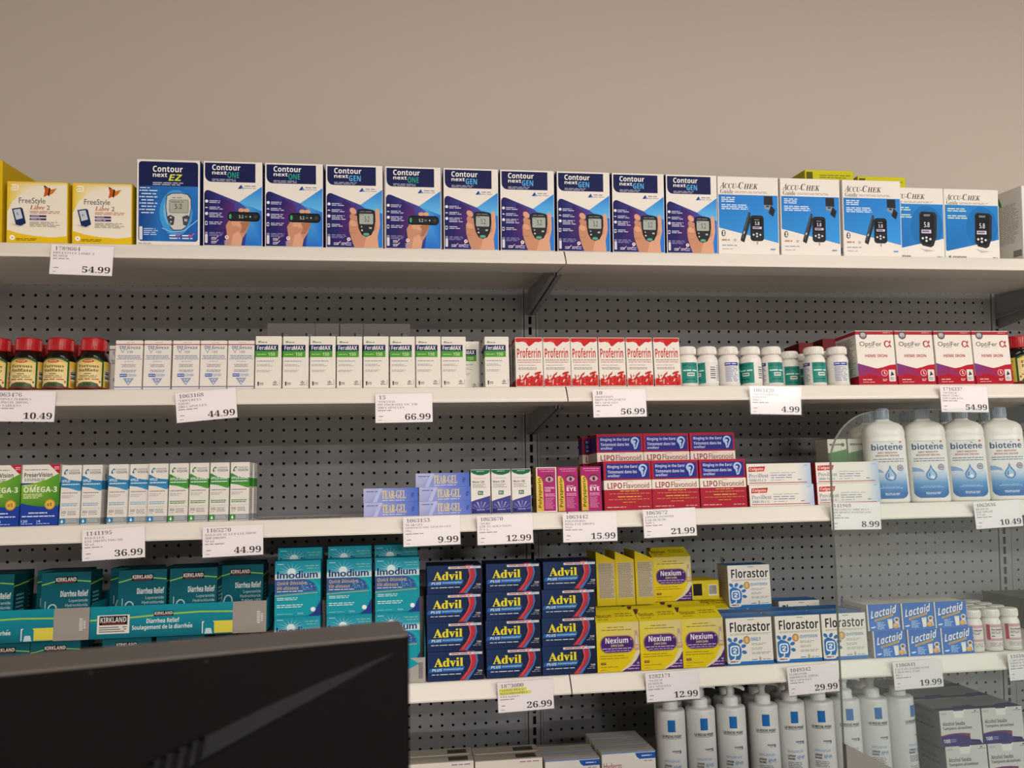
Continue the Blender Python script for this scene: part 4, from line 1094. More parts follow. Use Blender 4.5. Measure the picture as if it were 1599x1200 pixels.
def art_hylo(c1, c2, name_, w0, w1):
    def f(a):
        a.E(0.23, 0.115, 0.10, 0.038, c1, 16, -0.3).E(0.25, 0.118, 0.055, 0.02, 'E6E2DA', 12, -0.3).E(0.17, 0.135, 0.04, 0.015, '2A4A7A', 10)
        a.T('CANDOR', 0.37, 0.075, 0.90, 0.105, '8A929A', 'b').T('VISION', 0.37, 0.115, 0.92, 0.155, '56606C', 'b')
        a.PG([(0.0, 0.185), (0.10, 0.19), (0.22, 0.215), (0.40, 0.245), (0.65, 0.262), (1.0, 0.272), (1.0, 0.44), (0.85, 0.435), (0.65, 0.41), (0.40, 0.385), (0.0, 0.37)], [c1, c1, c1, c1, c1, c1, c2, c2, c2, c1, c1])
        a.T(name_, 0.07, 0.245, w0, 0.292, 'E4EEF0', 'b').M(0.07, 0.308, w1, 0.345, 1, 'D0DEE4', 0.05)
        a.M(0.08, 0.455, 0.86, 0.485, 1, '8E8E90', 0.05).M(0.08, 0.505, 0.70, 0.56, 2, 'B4B0AE', 0.3)
        a.M(0.08, 0.635, 0.90, 0.695, 2, c1 if c1 != '2E7CAC' else '7AACC8', 0.1)
        for i in range(8):
            a.E(0.10 + 0.115 * i, 0.735, 0.025, 0.014, 'C8C4C0', 8)
        a.T('300', 0.08, 0.765, 0.33, 0.815, '6E6C70').M(0.40, 0.765, 0.92, 0.845, 3, 'A4A0A0', 0.3).M(0.08, 0.83, 0.32, 0.85, 1, 'A4A0A0')
        a.R(0.0, 0.89, 1.0, 0.985, '8E959A').R(0.0, 0.89, 0.30, 0.985, c1).E(0.15, 0.95, 0.06, 0.018, 'DCE8EC', 10).P([(0.09, 0.945), (0.15, 0.905), (0.21, 0.945)], 'DCE8EC').M(0.36, 0.905, 0.95, 0.965, 2, 'B8BEC2', 0.2)
    return f
def side_hylo(c):
    def f(a):
        a.R(0, 0.27, 1, 0.42, c).M(0.1, 0.46, 0.9, 0.86, 14, 'B8B4B0').R(0, 0.89, 1, 0.985, '8E959A').E(0.5, 0.2, 0.12, 0.05, '7AA8C4')
    return f
hb = carton_mesh('carton', 0.0325, 0.1018, 0.0325, art_hylo('2E7CAC', '3A8EBE', 'HYLO', 0.45, 0.92), 'E2DED5', 'D4D0C8', 'D6D2C8', side_hylo('2E7CAC'))
hg = carton_mesh('carton', 0.0325, 0.1018, 0.0325, art_hylo('3E8A38', '4C9A3A', 'HYLO-DUAL', 0.93, 0.92), 'E2DED5', 'D4D0C8', 'D6D2C8', side_hylo('3E8A38'))
for i, (pl, pr_) in enumerate(((92, 124), (125, 157), (166, 198), (199, 228), (229, 261))):
    put(hb, 'eye_drop_carton', 3, (px_x(pl, 770) + px_x(pr_, 770)) / 2, (0, 0, 0, 0.006, 0)[i], 0, 0.0325, 'slim white eye drop carton with a blue wave, %s of five' % ORD[i], 'carton', 'slim blue wave cartons')
put(hb, 'eye_drop_carton', 3, at(158, 770, -0.37).x, 0.05, 0, 0.0325, 'slim blue wave carton standing behind in the gap of its row', 'carton', 'slim blue wave cartons')
for i, (pl, pr_) in enumerate(((261.5, 293), (293.5, 325), (325.5, 357), (357.5, 389))):
    put(hg, 'eye_drop_carton', 3, (px_x(pl, 770) + px_x(pr_, 770)) / 2, 0, 0, 0.0325, 'slim white eye drop carton with a green wave, %s of four' % ORD[i], 'carton', 'slim green wave cartons')
    put(hg, 'eye_drop_carton', 3, (px_x(pl, 770) + px_x(pr_, 770)) / 2 + 0.0015, 0.0335, 0, 0.0325, 'slim green wave carton behind the %s front one' % ORD[i], 'carton', 'slim green wave cartons')
# clear flat dividers lying on the deck
for i, (pl, pr_) in enumerate(((402, 443), (446, 531))):
    mb = MB()
    w_ = px_x(pr_, 806) - px_x(pl, 806)
    mb.box(-w_ / 2, w_ / 2, 0, 0.07, 0, 0.0015)
    mb.box(-w_ / 2, w_ / 2, 0.0, 0.0015, 0, 0.006)
    o = mb.build('shelf_divider', MT['sleeve'])
    o.location = deck(3, (px_x(pl, 806) + px_x(pr_, 806)) / 2, 0.012)
    o.rotation_euler = (-TH[3], 0, (-0.02, 0.03)[i])
    tag(o, ('short clear plastic divider lying flat beside the green wave cartons', 'longer clear plastic divider lying flat on the empty deck')[i], 'divider')

def art_tear(a):
    a.PG([(0, 0), (1, 0), (1, 1), (0, 1)], ['A9AEDA', '4A6CC8', '5470CC', 'A2A8D8'])
    a.PG([(0.0, 0.0), (0.30, 0.0), (0.16, 1.0), (0.0, 1.0)], ['B8BADC', 'A8B4E0', '98A0D4', 'A8AAD0']).P([(0.28, 0.0), (0.345, 0.0), (0.24, 1.0), (0.17, 1.0)], 'B6BEE6')
    a.M(0.05, 0.17, 0.26, 0.28, 1, '5A5E9A', 0.02)
    a.T('TEAR-GEL', 0.335, 0.17, 0.775, 0.76, 'D8C06A', 's').T('TEAR-GEL', 0.332, 0.155, 0.772, 0.745, 'E6D890', 't').M(0.34, 0.82, 0.76, 0.93, 1, 'C4CAE8', 0.1)
    a.T('10g', 0.87, 0.36, 0.93, 0.70, '2A3C84', 'b', 1)
tear = carton_mesh('carton', 0.0975, 0.0250, 0.032, art_tear, '98A2D4', 'A2A4CC', 'A4ACDA')
TL = [((566 + 654) / 2, 1, 'lilac and blue gel carton on top of the two-high stack'), ((567 + 655) / 2, 0, 'lilac and blue gel carton at the bottom of the two-high stack'),
      ((649 + 734) / 2, 2, 'lilac and blue gel carton crowning the three-high stack'), ((655 + 738) / 2, 1, 'lilac and blue gel carton in the middle of the three-high stack'), ((656 + 738) / 2, 0, 'lilac and blue gel carton at the bottom of the three-high stack')]
for px, n, lb in TL:
    put(tear, 'eye_gel_carton', 3, px_x(px, 795 - 22 * n), 0.003, 0.0252 * n, 0.032, lb, 'carton', 'lilac and blue gel cartons', rz=(0.0, 0.02, 0.0)[n])

def art_muro(a):
    a.P([(0.02, 0.01), (0.98, 0.01), (0.98, 0.05), (0.90, 0.09), (0.60, 0.13), (0.35, 0.125), (0.12, 0.09), (0.02, 0.05)], '1E6A48').M(0.3, 0.03, 0.7, 0.055, 1, 'C0DCC8', 0.02, True)
    a.M(0.12, 0.19, 0.80, 0.21, 1, 'A8A4A0', 0.1).T('Muro 128', 0.10, 0.255, 0.68, 0.305, '3A3236', 'b').M(0.10, 0.325, 0.85, 0.42, 3, 'A09C98', 0.3)
    a.R(0.36, 0.485, 0.62, 0.575, '1E6A48').T('5%', 0.40, 0.505, 0.58, 0.555, 'F0F0E8', 'b')
    a.P([(0.02, 0.72), (0.2, 0.69), (0.5, 0.655), (0.98, 0.595), (0.98, 0.99), (0.02, 0.99)], '46468E')
    for i in range(7):
        t = math.radians(200 + 24 * i)
        a.P([(0.5, 0.94), (0.5 + 0.5 * math.cos(t) - 0.03, 0.94 + 0.22 * math.sin(t)), (0.5 + 0.5 * math.cos(t) + 0.05, 0.94 + 0.23 * math.sin(t))], ('A4A4D0', '7678B4')[i % 2])
    a.P([(0.02, 0.86), (0.35, 0.91), (0.98, 0.93), (0.98, 0.99), (0.02, 0.99)], '2A2C6C').R(0.25, 0.88, 0.75, 0.965, '3A3C80').M(0.3, 0.89, 0.7, 0.93, 1, 'A8AAD0', 0.1)
muro = carton_mesh('carton', 0.0362, 0.0805, 0.036, art_muro, 'E4E0D8', 'D2D0C8', '5A8A6C', lambda a: a.R(0, 0.0, 1, 0.1, '1E6A48').R(0, 0.7, 1, 1, '3C3E84').M(0.1, 0.15, 0.9, 0.65, 12, 'A8A4A0'))
for i, (pl, pr_) in enumerate(((735, 767), (768, 798.5), (800, 830))):
    put(muro, 'eye_ointment_carton', 3, (px_x(pl, 765) + px_x(pr_, 765)) / 2, 0.002, 0, 0.036, 'white carton with a green top and purple rayed foot, %s of three' % ORD[i], 'carton', 'white green-topped cartons with purple feet')

def art_poly(first):
    def f(a):
        bgc = 'A8286E'
        if first:
            a.R(0, 0, 1, 1, 'E0D8D0').R(0.06, 0.02, 0.94, 0.975, bgc)
        else:
            a.R(0, 0, 1, 1, bgc)
        a.PG([(0.02, 0.21), (0.12, 0.20), (0.24, 0.24), (0.32, 0.34), (0.345, 0.985), (0.02, 0.985)], ['E4C84C', 'E8D05A', 'E4C84C', 'D8B848', 'C8A83C', 'D4B444'])
        a.T('Polysporin', 0.07, 0.24, 0.285, 0.90, '3A3224', 'b', 1)
        a.M(0.12, 0.03, 0.94, 0.065, 1, 'D890B4', 0.02, True).M(0.2, 0.08, 0.9, 0.11, 1, 'D890B4', 0.02, True)
        a.E(0.64, 0.265, 0.25, 0.10, '8A3A5C', 18).E(0.64, 0.275, 0.20, 0.06, 'C89AA8', 16).E(0.64, 0.275, 0.07, 0.045, '44303A', 12).S([(0.40, 0.25), (0.52, 0.19), (0.72, 0.185), (0.88, 0.24)], 0.016, '5A2A40')
        if first:
            a.T('CONJON-', 0.40, 0.445, 0.90, 0.495, 'F0D8E0', 'b').T('TITE', 0.40, 0.505, 0.68, 0.55, 'F0D8E0', 'b')
        else:
            a.M(0.44, 0.415, 0.80, 0.44, 1, 'ECC8D8', 0.02).T('EYE', 0.44, 0.455, 0.90, 0.545, 'F6ECF0', 'b')
        a.M(0.42, 0.585, 0.93, 0.66, 3, 'E0A8C4', 0.2).M(0.42, 0.68, 0.92, 0.93, 9, 'CC82A8', 0.4)
    return f
pm = [carton_mesh('carton', 0.0385, 0.0825, 0.036, art_poly(f), 'B8AEA8' if f else 'A8286E', 'C8A84C' if f else 'C0A048', 'B85A8C', lambda a: a.M(0.1, 0.1, 0.9, 0.9, 14, '9A7C34')) for f in (True, False)]
for i, (pl, pr_) in enumerate(((836, 871), (873, 907), (910, 942))):
    put(pm[0 if i == 0 else 1], 'eye_drop_carton', 3, (px_x(pl, 765) + px_x(pr_, 765)) / 2, (0.0, 0.012, 0.008)[i], 0, 0.036,
        ('pink and yellow eye carton with a white border', 'pink and yellow eye carton without border, beside the white-bordered one', 'pink and yellow eye carton without border, beside the red ear cartons')[i], 'carton', 'pink and yellow eye cartons', rz=(0.05, -0.03, -0.03)[i])

def art_lipo(a):
    a.R(0, 0, 1, 1, 'A82236').RR(0.05, 0.055, 0.965, 0.365, 0.012, 0.015, '2B2E86')
    a.T('Ringing in the Ears?', 0.085, 0.085, 0.72, 0.165, 'C8D0EC', 'b').T('Tintement dans les', 0.085, 0.19, 0.70, 0.255, 'C8D0EC', 'b').T('oreilles?', 0.085, 0.275, 0.34, 0.33, 'C8D0EC', 'b')
    a.E(0.83, 0.155, 0.09, 0.085, 'A8C4E6').P([(0.74, 0.155), (0.92, 0.155), (0.90, 0.22), (0.86, 0.32), (0.81, 0.335), (0.80, 0.29), (0.78, 0.22)], 'A8C4E6').E(0.835, 0.16, 0.055, 0.05, '2B2E86').P([(0.82, 0.17), (0.88, 0.17), (0.84, 0.29), (0.82, 0.30), (0.84, 0.23)], '2B2E86').E(0.81, 0.17, 0.04, 0.03, 'A8C4E6')
    a.R(0.0, 0.395, 1, 0.585, 'E6DED2').M(0.47, 0.41, 0.62, 0.43, 1, 'C09A94', 0.02).T('LIPO', 0.07, 0.445, 0.375, 0.565, '96303C', 'b').T('Flavonoid', 0.405, 0.445, 0.945, 0.56, '8E5A58').T('Flavonoid', 0.408, 0.447, 0.948, 0.562, '8E5A58')
    a.M(0.33, 0.60, 0.72, 0.635, 1, 'D8A048', 0.02, True).M(0.10, 0.655, 0.96, 0.685, 1, 'C48050', 0.02, True).M(0.28, 0.715, 0.78, 0.75, 1, 'E0B050', 0.02, True).M(0.08, 0.77, 0.95, 0.80, 1, 'C48050', 0.02, True).M(0.38, 0.83, 0.66, 0.855, 1, 'D89A48', 0.02, True)
    a.M(0.05, 0.925, 0.46, 0.955, 1, 'E0B0A8', 0.05).M(0.70, 0.925, 0.95, 0.955, 1, 'D8A8A0', 0.05)
def side_lipo(a):
    a.R(0.1, 0.055, 0.9, 0.365, '2B2E86').R(0, 0.395, 1, 0.585, 'D8D0C6').M(0.1, 0.62, 0.9, 0.95, 8, 'C08050')
lipo = carton_mesh('carton', 0.0915, 0.0915, 0.036, art_lipo, 'A82236', '9A1E30', 'A03844', side_lipo)
lbase = carton_mesh('carton', 0.0915, 0.0535, 0.0365, art_lipo, '9A1E30', '8E1A2C', 'A03844')
for i, (pl, pr_) in enumerate(((944.5, 1018.5), (1019.5, 1093), (1094, 1167.5))):
    x = (px_x(pl, 755) + px_x(pr_, 755)) / 2
    put(lipo, 'ear_supplement_carton', 3, x, 0.001, 0, 0.036, 'red and blue ear carton standing whole in front, %s of three' % ORD[i], 'carton', 'red and blue ear cartons')
    put(lbase, 'ear_supplement_carton', 3, x - 0.002, 0.039, 0, 0.0365, 'small red carton under the raised ear carton, behind the %s front one' % ORD[i], 'carton', 'red cartons under the raised ear cartons')
    put(lipo, 'ear_supplement_carton', 3, x - 0.002, 0.039, 0.0538, 0.036, 'red and blue ear carton raised behind the front row, %s of three' % ORD[i], 'carton', 'red and blue ear cartons')
for i, (px, yl) in enumerate(((963, 0.076), (946, 0.114))):
    x = at(px, 700, YF + yl).x
    put(lbase, 'ear_supplement_carton', 3, x + 0.0, yl, 0, 0.0365, ('small red carton under the ear carton peeking out nearer', 'small red carton under the ear carton peeking out farthest back')[i], 'carton', 'red cartons under the raised ear cartons')
    put(lipo, 'ear_supplement_carton', 3, x + 0.0, yl, 0.0538, 0.036, ('red ear carton peeking out as a narrow strip behind the raised row', 'red ear carton peeking out farthest back above the pink cartons')[i], 'carton', 'red and blue ear cartons')

def art_prev(a):
    a.PG([(0.78, 0.0), (1, 0), (1, 1), (0.78, 1)], ['E6E1D8', 'B4C8E0', 'A8BEDC', 'E6E1D8'])
    a.P([(0.04, 0.15), (0.295, 0.13), (0.27, 0.365), (0.03, 0.385)], 'C03434').T('Colgate', 0.052, 0.185, 0.262, 0.355, 'F0DCD4', 'i')
    a.T('PreviDent', 0.035, 0.47, 0.335, 0.665, '56608E', 't').T('5000 PLUS', 0.035, 0.72, 0.295, 0.845, '5A6490', 't')
    a.M(0.37, 0.42, 0.76, 0.48, 1, 'A8AAB8', 0.02).M(0.37, 0.53, 0.70, 0.60, 1, '7C84A8', 0.02).M(0.37, 0.64, 0.72, 0.71, 1, '8088AC', 0.02).M(0.37, 0.76, 0.58, 0.82, 1, '9A9EB4', 0.02)
    a.M(0.79, 0.75, 0.845, 0.82, 1, '6A7090', 0.02).R(0.03, 0.895, 0.93, 0.93, 'B8383C').M(0.90, 0.08, 0.96, 0.14, 1, '8AA8CC', 0.02)
prev = carton_mesh('carton', 0.131, 0.0405, 0.036, art_prev, 'E6E1D8', 'A83A44', 'E0DBD2')
for j, (p0, p1) in enumerate(((1169, 1275), (1278.5, 1376))):
    for n in (0, 1):
        x = (px_x(p0, 770) + px_x(p1, 770)) / 2 - (0.003 if n and not j else 0)
        put(prev, 'toothpaste_carton', 3, x, 0.002, 0.0408 * n, 0.036, ('lower' if n == 0 else 'upper') + (' white toothpaste carton beside the red ear cartons' if j == 0 else ' white toothpaste carton crossed by the acrylic screen edge'), 'carton', 'white toothpaste cartons')
for i in range(2):
    put(carton_mesh('carton', 0.041, 0.13, 0.05, lambda a: a.M(0.1, 0.06, 0.9, 0.12, 1, '6A6A60').E(0.8, 0.09, 0.09, 0.03, '5A5A50', 10).PG([(0, 0.22), (1, 0.16), (1, 0.6), (0, 0.62)], ['3E7A44', '3E7A44', '2E6234', '2E6234']), 'C8CABC'), 'green_white_carton', 3,
        at(1312 + 32 * i, 720, -0.36).x, 0.06, 0, 0.05, ('green and white carton behind the upper screened toothpaste carton', 'green and white carton behind, nearer the mouthwash bottles')[i], 'carton', 'green and white cartons at the back')

def mouthwash():
    t = thing('mouthwash_bottle', '', 'bottle')
    A_, B_, p = 0.0388, 0.0250, 3.2
    mb = MB()
    prof = [(0.95, 0.0), (0.985, 0.002), (1.0, 0.006), (1.0, 0.125), (0.985, 0.1285), (0.985, 0.1305), (1.0, 0.134), (0.99, 0.142), (0.93, 0.150), (0.78, 0.156), (0.55, 0.160), (0.42, 0.162), (0.34, 0.166), (0.34, 0.176)]
    mb.lathe(prof, 56, ex=A_, ey=B_, power=p)
    mb.build('body', MT['plastic'], t)
    mb = MB()
    for i, (r, z0, z1) in enumerate(((0.0138, 0.166, 0.188),)):
        ribbed_cap(mb, r, z0, z1, 24)
    mb.build('cap', MT['biocap'], t)
    mb = MB()
    wl, z0, z1 = 0.064, 0.008, 0.122
    def fn(u, v, l):
        x = (u - 0.5) * wl
        y = -B_ * (1 - abs(x / A_) ** p) ** (1 / p)
        return (x, y - 0.0004 - l, z1 + (z0 - z1) * v)
    a = Art(mb, fn, strips=14, seed=12)
    a.asp = wl / (z1 - z0)
    a.R(0, 0.0, 1, 0.55, 'DEDFDC')
    a.M(0.1, 0.01, 0.8, 0.03, 1, 'B8BCC0').T('biotene', 0.04, 0.055, 0.94, 0.165, '2C4678', 'b').P([(0.60, 0.045), (0.63, 0.04), (0.67, 0.063), (0.65, 0.068)], '2C4678').E(0.88, 0.03, 0.04, 0.018, 'C86A50')
    a.T('DRY MOUTH', 0.20, 0.195, 0.76, 0.225, 'B0524C', 'b').T('BOUCHE SECHE', 0.14, 0.245, 0.82, 0.275, 'B0524C', 'b').M(0.06, 0.31, 0.96, 0.335, 1, '5A6478', 0.02).M(0.06, 0.35, 0.94, 0.375, 1, '5A6478', 0.02)
    a.P([(0.0, 0.90), (1.0, 0.90), (1.0, 0.92), (0.94, 0.97), (0.84, 1.0), (0.16, 1.0), (0.06, 0.97), (0.0, 0.92)], '2C6AAC')
    a.PG([(0.0, 0.52), (1.0, 0.52), (1.0, 0.75), (0.0, 0.75)], ['D8E0E6', 'D8E0E6', '5A94C8', '5A94C8']).PG([(0.0, 0.75), (1.0, 0.75), (1.0, 0.92), (0.0, 0.92)], ['5A94C8', '5A94C8', '2C6AAC', '2C6AAC'])
    a.P([(0.0, 0.465), (0.12, 0.475), (0.28, 0.51), (0.34, 0.56), (0.18, 0.545), (0.0, 0.55)], '7FA4CC').P([(0.70, 0.56), (0.80, 0.55), (0.92, 0.51), (0.97, 0.47), (0.90, 0.56), (0.78, 0.60)], 'B4CCE2')
    drop = [(0.52, 0.42), (0.56, 0.49), (0.64, 0.55), (0.685, 0.60), (0.67, 0.655), (0.61, 0.69), (0.52, 0.70), (0.43, 0.69), (0.37, 0.655), (0.355, 0.60), (0.40, 0.55), (0.48, 0.49)]
    a.P(drop, '4E7CB0').P([(0.52 + (u - 0.52) * 0.72, 0.60 + (v - 0.60) * 0.72) for u, v in drop], '9CC0E0').E(0.55, 0.645, 0.06, 0.03, 'DCE8F2').P([(0.45, 0.58), (0.49, 0.55), (0.47, 0.64), (0.43, 0.63)], '3A68A2')
    a.E(0.82, 0.475, 0.095, 0.055, '7A6E80').E(0.82, 0.475, 0.075, 0.043, 'B8B0BC').M(0.77, 0.455, 0.87, 0.495, 2, '6A5E74', 0.05, True)
    a.M(0.16, 0.79, 0.86, 0.83, 2, '9CC0E0', 0.3, True).M(0.30, 0.90, 0.76, 0.945, 2, 'D0E0F0', 0.1, True)
    mb.build('label', MT['label'], t)
    return t
bw = mouthwash()
BX = [(1400, 'first'), (1464.5, 'second'), (1526, 'third'), (1588, 'fourth')]
for i, (px, w_) in enumerate(BX):
    o = bw if i == 0 else dup(bw)
    stand(o, 3, px_x(px, 720), 0.030, (-0.30, -0.32, -0.33, -0.33)[i])
    tag(o, 'white mouthwash bottle with a blue drop label, %s in the front row behind the screen' % w_, 'bottle', 'white mouthwash bottles')
for i, px in enumerate((1380, 1444, 1508, 1572)):
    o = dup(bw)
    stand(o, 3, at(px, 680, YF + 0.065).x, 0.106, -0.3)
    tag(o, 'white mouthwash bottle in the back row, cap seen over the front row, %s of four' % ORD[i], 'bottle', 'white mouthwash bottles')

# ------------------------------------------------------------------ fourth shelf
def tray(name, w, d, hf, hb, wall_c, in_c, front_art, label, cat, group, k, x, yl, up, floor_h=0.0016, step=None):
    """Open display tray of folded board: printed front wall, side walls rising to the back, floor, optional inner step."""
    t = thing(name, label, cat, (0, 0, 0), 0, group)
    X, Y, th = w / 2, d / 2, 0.0012
    mb = MB()
    c = hx(wall_c)
    mb.box(-X, X, -Y, Y, 0, floor_h, hx(in_c))
    if step:
        mb.box(-X + th, X - th, -Y + step[0], Y - th, floor_h, step[1], hx(in_c))
    mb.box(-X, X, Y - th, Y, 0, hb, c)
    for s in (-1, 1):
        x0, x1 = (s * X, s * (X - th)) if s < 0 else (s * (X - th), s * X)
        poly = [(-Y, 0.0), (Y, 0.0), (Y, hb), (-Y + 0.30 * d, hb), (-Y + 0.06 * d, hf + 0.45 * (hb - hf)), (-Y, hf)]
        mb.prism(poly, lambda y, z, q: (q, y, z), x0, x1, c)
    mb.build('tray_walls', MT['card'], t)
    mb = MB()
    mb.box(-X, X, -Y - 0.0004, -Y + th, 0, hf, c)
    a = Art(mb, lambda u, v, l: (-X + u * w, -Y - 0.0005 - l, hf * (1 - v)), seed=3)
    a.asp = w / hf
    front_art(a)
    mb.build('printed_front', MT['card'], t)
    t.location = deck(k, x, yl + d / 2, up)
    t.rotation_euler = (-TH[k], 0, 0)
    return t
def head(a, u, v, s, su, col, fill=None):
    L = []
    for i in range(22):
        q = math.radians(60 + 300 * i / 21 * -1 + 180)
        L.append((u + su * math.sin(q), v - s * math.cos(q)))
    a.S(L, 0.02, col)
    a.S([L[0], (u + su * 1.5, v + s * 1.35), (u + su * 2.1, v + s * 1.9), (u + su * 2.2, v + s * 3.4)], 0.02, col)
    a.S([L[-1], (u - su * 1.5, v + s * 1.35), (u - su * 2.1, v + s * 1.9), (u - su * 2.2, v + s * 3.4)], 0.02, col)
def black_logo(a, u0, v0, u1, v1):
    a.R(u0, v0, u1, v1, '14161A').R(u0 + 0.1 * (u1 - u0), v0 + 0.80 * (v1 - v0), u1 - 0.1 * (u1 - u0), v0 + 0.92 * (v1 - v0), '8A2A2A')
    a.T('KIRKLAND', u0 + 0.04 * (u1 - u0), v0 + 0.14 * (v1 - v0), u1 - 0.04 * (u1 - u0), v0 + 0.72 * (v1 - v0), 'D8D4CE', 'b')
def art_kirk(a):
    a.G(0, 0, 1, 0.5, '0A525E', '0B5A6A').G(0, 0.5, 1, 1, '0B5A6A', '084652')  # teal darker than the tray's: shelf shadow put into the ink
    a.S([(0, 0.185), (0.12, 0.165), (0.27, 0.135), (0.5, 0.11), (0.73, 0.13), (1, 0.15)], 0.016, '8CB846')
    black_logo(a, 0.27, 0.065, 0.72, 0.165)
    a.T('Diarrhea Relief', 0.39, 0.275, 0.955, 0.37, 'D4DCDA', 'b').T('Loperamide', 0.57, 0.405, 0.955, 0.465, 'A8C0C0').T('Hydrochloride', 0.50, 0.475, 0.955, 0.535, 'A8C0C0').T('Tablets USP', 0.53, 0.545, 0.955, 0.605, 'A8C0C0', 'b').M(0.85, 0.64, 0.955, 0.68, 1, 'A8C0C0', 0.02)
    a.R(0.40, 0.72, 1.0, 0.88, 'A8A440').R(0.085, 0.43, 0.10, 0.56, 'A8C4C4')
    head(a, 0.24, 0.555, 0.075, 0.085, 'A8C4C8')
kirk = carton_mesh('carton', 0.0800, 0.112, 0.055, art_kirk, '0B5664', '083C46', '084450', lambda a: a.S([(0, 0.19), (1, 0.15)], 0.02, '8CB846').M(0.2, 0.3, 0.8, 0.6, 5, '5A9AA0'))  # body teals carry the same painted shadow
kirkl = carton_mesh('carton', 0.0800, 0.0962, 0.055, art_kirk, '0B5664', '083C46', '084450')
def art_tray(a):
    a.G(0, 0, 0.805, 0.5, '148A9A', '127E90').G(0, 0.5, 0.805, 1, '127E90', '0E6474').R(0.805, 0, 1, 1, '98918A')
    a.S([(0, 0.42), (0.2, 0.38), (0.45, 0.30), (0.62, 0.27), (0.805, 0.30)], 0.05, '96C04A')
    a.R(0.04, 0.27, 0.22, 0.85, 'D8D6D0')
    black_logo(a, 0.052, 0.30, 0.208, 0.58)
    a.M(0.052, 0.62, 0.208, 0.82, 3, '7A7A78', 0.05)
    black_logo(a, 0.355, 0.20, 0.465, 0.36)
    a.T('Diarrhea Relief', 0.315, 0.42, 0.50, 0.57, 'D8E2DE', 'b').T('Soulagement de la diarrhee', 0.235, 0.62, 0.575, 0.80, 'D8E2DE', 'b').P([(0.553, 0.615), (0.558, 0.59), (0.563, 0.595), (0.557, 0.625)], 'D8E2DE')
    a.R(0.63, 0.58, 0.805, 0.96, 'D6C94A').R(0.63, 0.58, 0.66, 0.96, 'D8D6D0')
    a.E(0.667, 0.43, 0.018, 0.13, '127E90').P([(0.648, 0.55), (0.687, 0.55), (0.70, 0.64), (0.70, 0.97), (0.636, 0.97), (0.636, 0.64)], '127E90').P([(0.652, 0.80), (0.682, 0.80), (0.69, 0.97), (0.645, 0.97)], 'BCD4D8')
    a.M(0.945, 0.32, 0.965, 0.72, 8, 'D8D4CC', 0.05).M(0.968, 0.40, 0.982, 0.66, 5, 'D8D4CC', 0.05)
TB = 0.0995
xa, xb = px_x(136, 975), px_x(414, 965)
for i, (x0, x1) in enumerate(((xa - (xb - xa) - 0.002, xa - 0.001), (xa, xb))):
    for lvl in (0, 1):
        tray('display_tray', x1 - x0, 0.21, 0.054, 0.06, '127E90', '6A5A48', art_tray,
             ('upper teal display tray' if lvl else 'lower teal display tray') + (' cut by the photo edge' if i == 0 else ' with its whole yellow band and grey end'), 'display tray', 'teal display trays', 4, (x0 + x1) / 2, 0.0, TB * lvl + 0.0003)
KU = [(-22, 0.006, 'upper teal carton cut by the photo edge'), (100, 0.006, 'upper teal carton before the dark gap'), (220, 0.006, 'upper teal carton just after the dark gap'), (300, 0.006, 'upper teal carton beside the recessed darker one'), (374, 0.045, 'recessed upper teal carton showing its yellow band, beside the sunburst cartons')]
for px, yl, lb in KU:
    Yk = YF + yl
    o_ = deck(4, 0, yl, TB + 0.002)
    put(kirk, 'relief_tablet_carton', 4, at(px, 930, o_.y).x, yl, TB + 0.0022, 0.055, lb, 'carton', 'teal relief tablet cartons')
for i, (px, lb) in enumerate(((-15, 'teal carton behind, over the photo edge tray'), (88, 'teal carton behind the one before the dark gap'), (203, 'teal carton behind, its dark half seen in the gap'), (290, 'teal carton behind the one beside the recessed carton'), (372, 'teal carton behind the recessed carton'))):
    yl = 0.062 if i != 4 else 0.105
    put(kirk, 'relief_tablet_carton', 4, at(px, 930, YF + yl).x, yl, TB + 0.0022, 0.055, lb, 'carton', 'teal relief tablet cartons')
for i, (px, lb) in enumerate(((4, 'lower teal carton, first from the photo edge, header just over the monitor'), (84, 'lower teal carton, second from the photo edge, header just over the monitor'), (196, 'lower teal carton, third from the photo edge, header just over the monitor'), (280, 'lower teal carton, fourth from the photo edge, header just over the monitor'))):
    put(kirkl, 'relief_tablet_carton', 4, at(px, 1010, YF + 0.006).x, 0.004, 0.0022, 0.055, lb, 'carton', 'lower teal relief cartons')

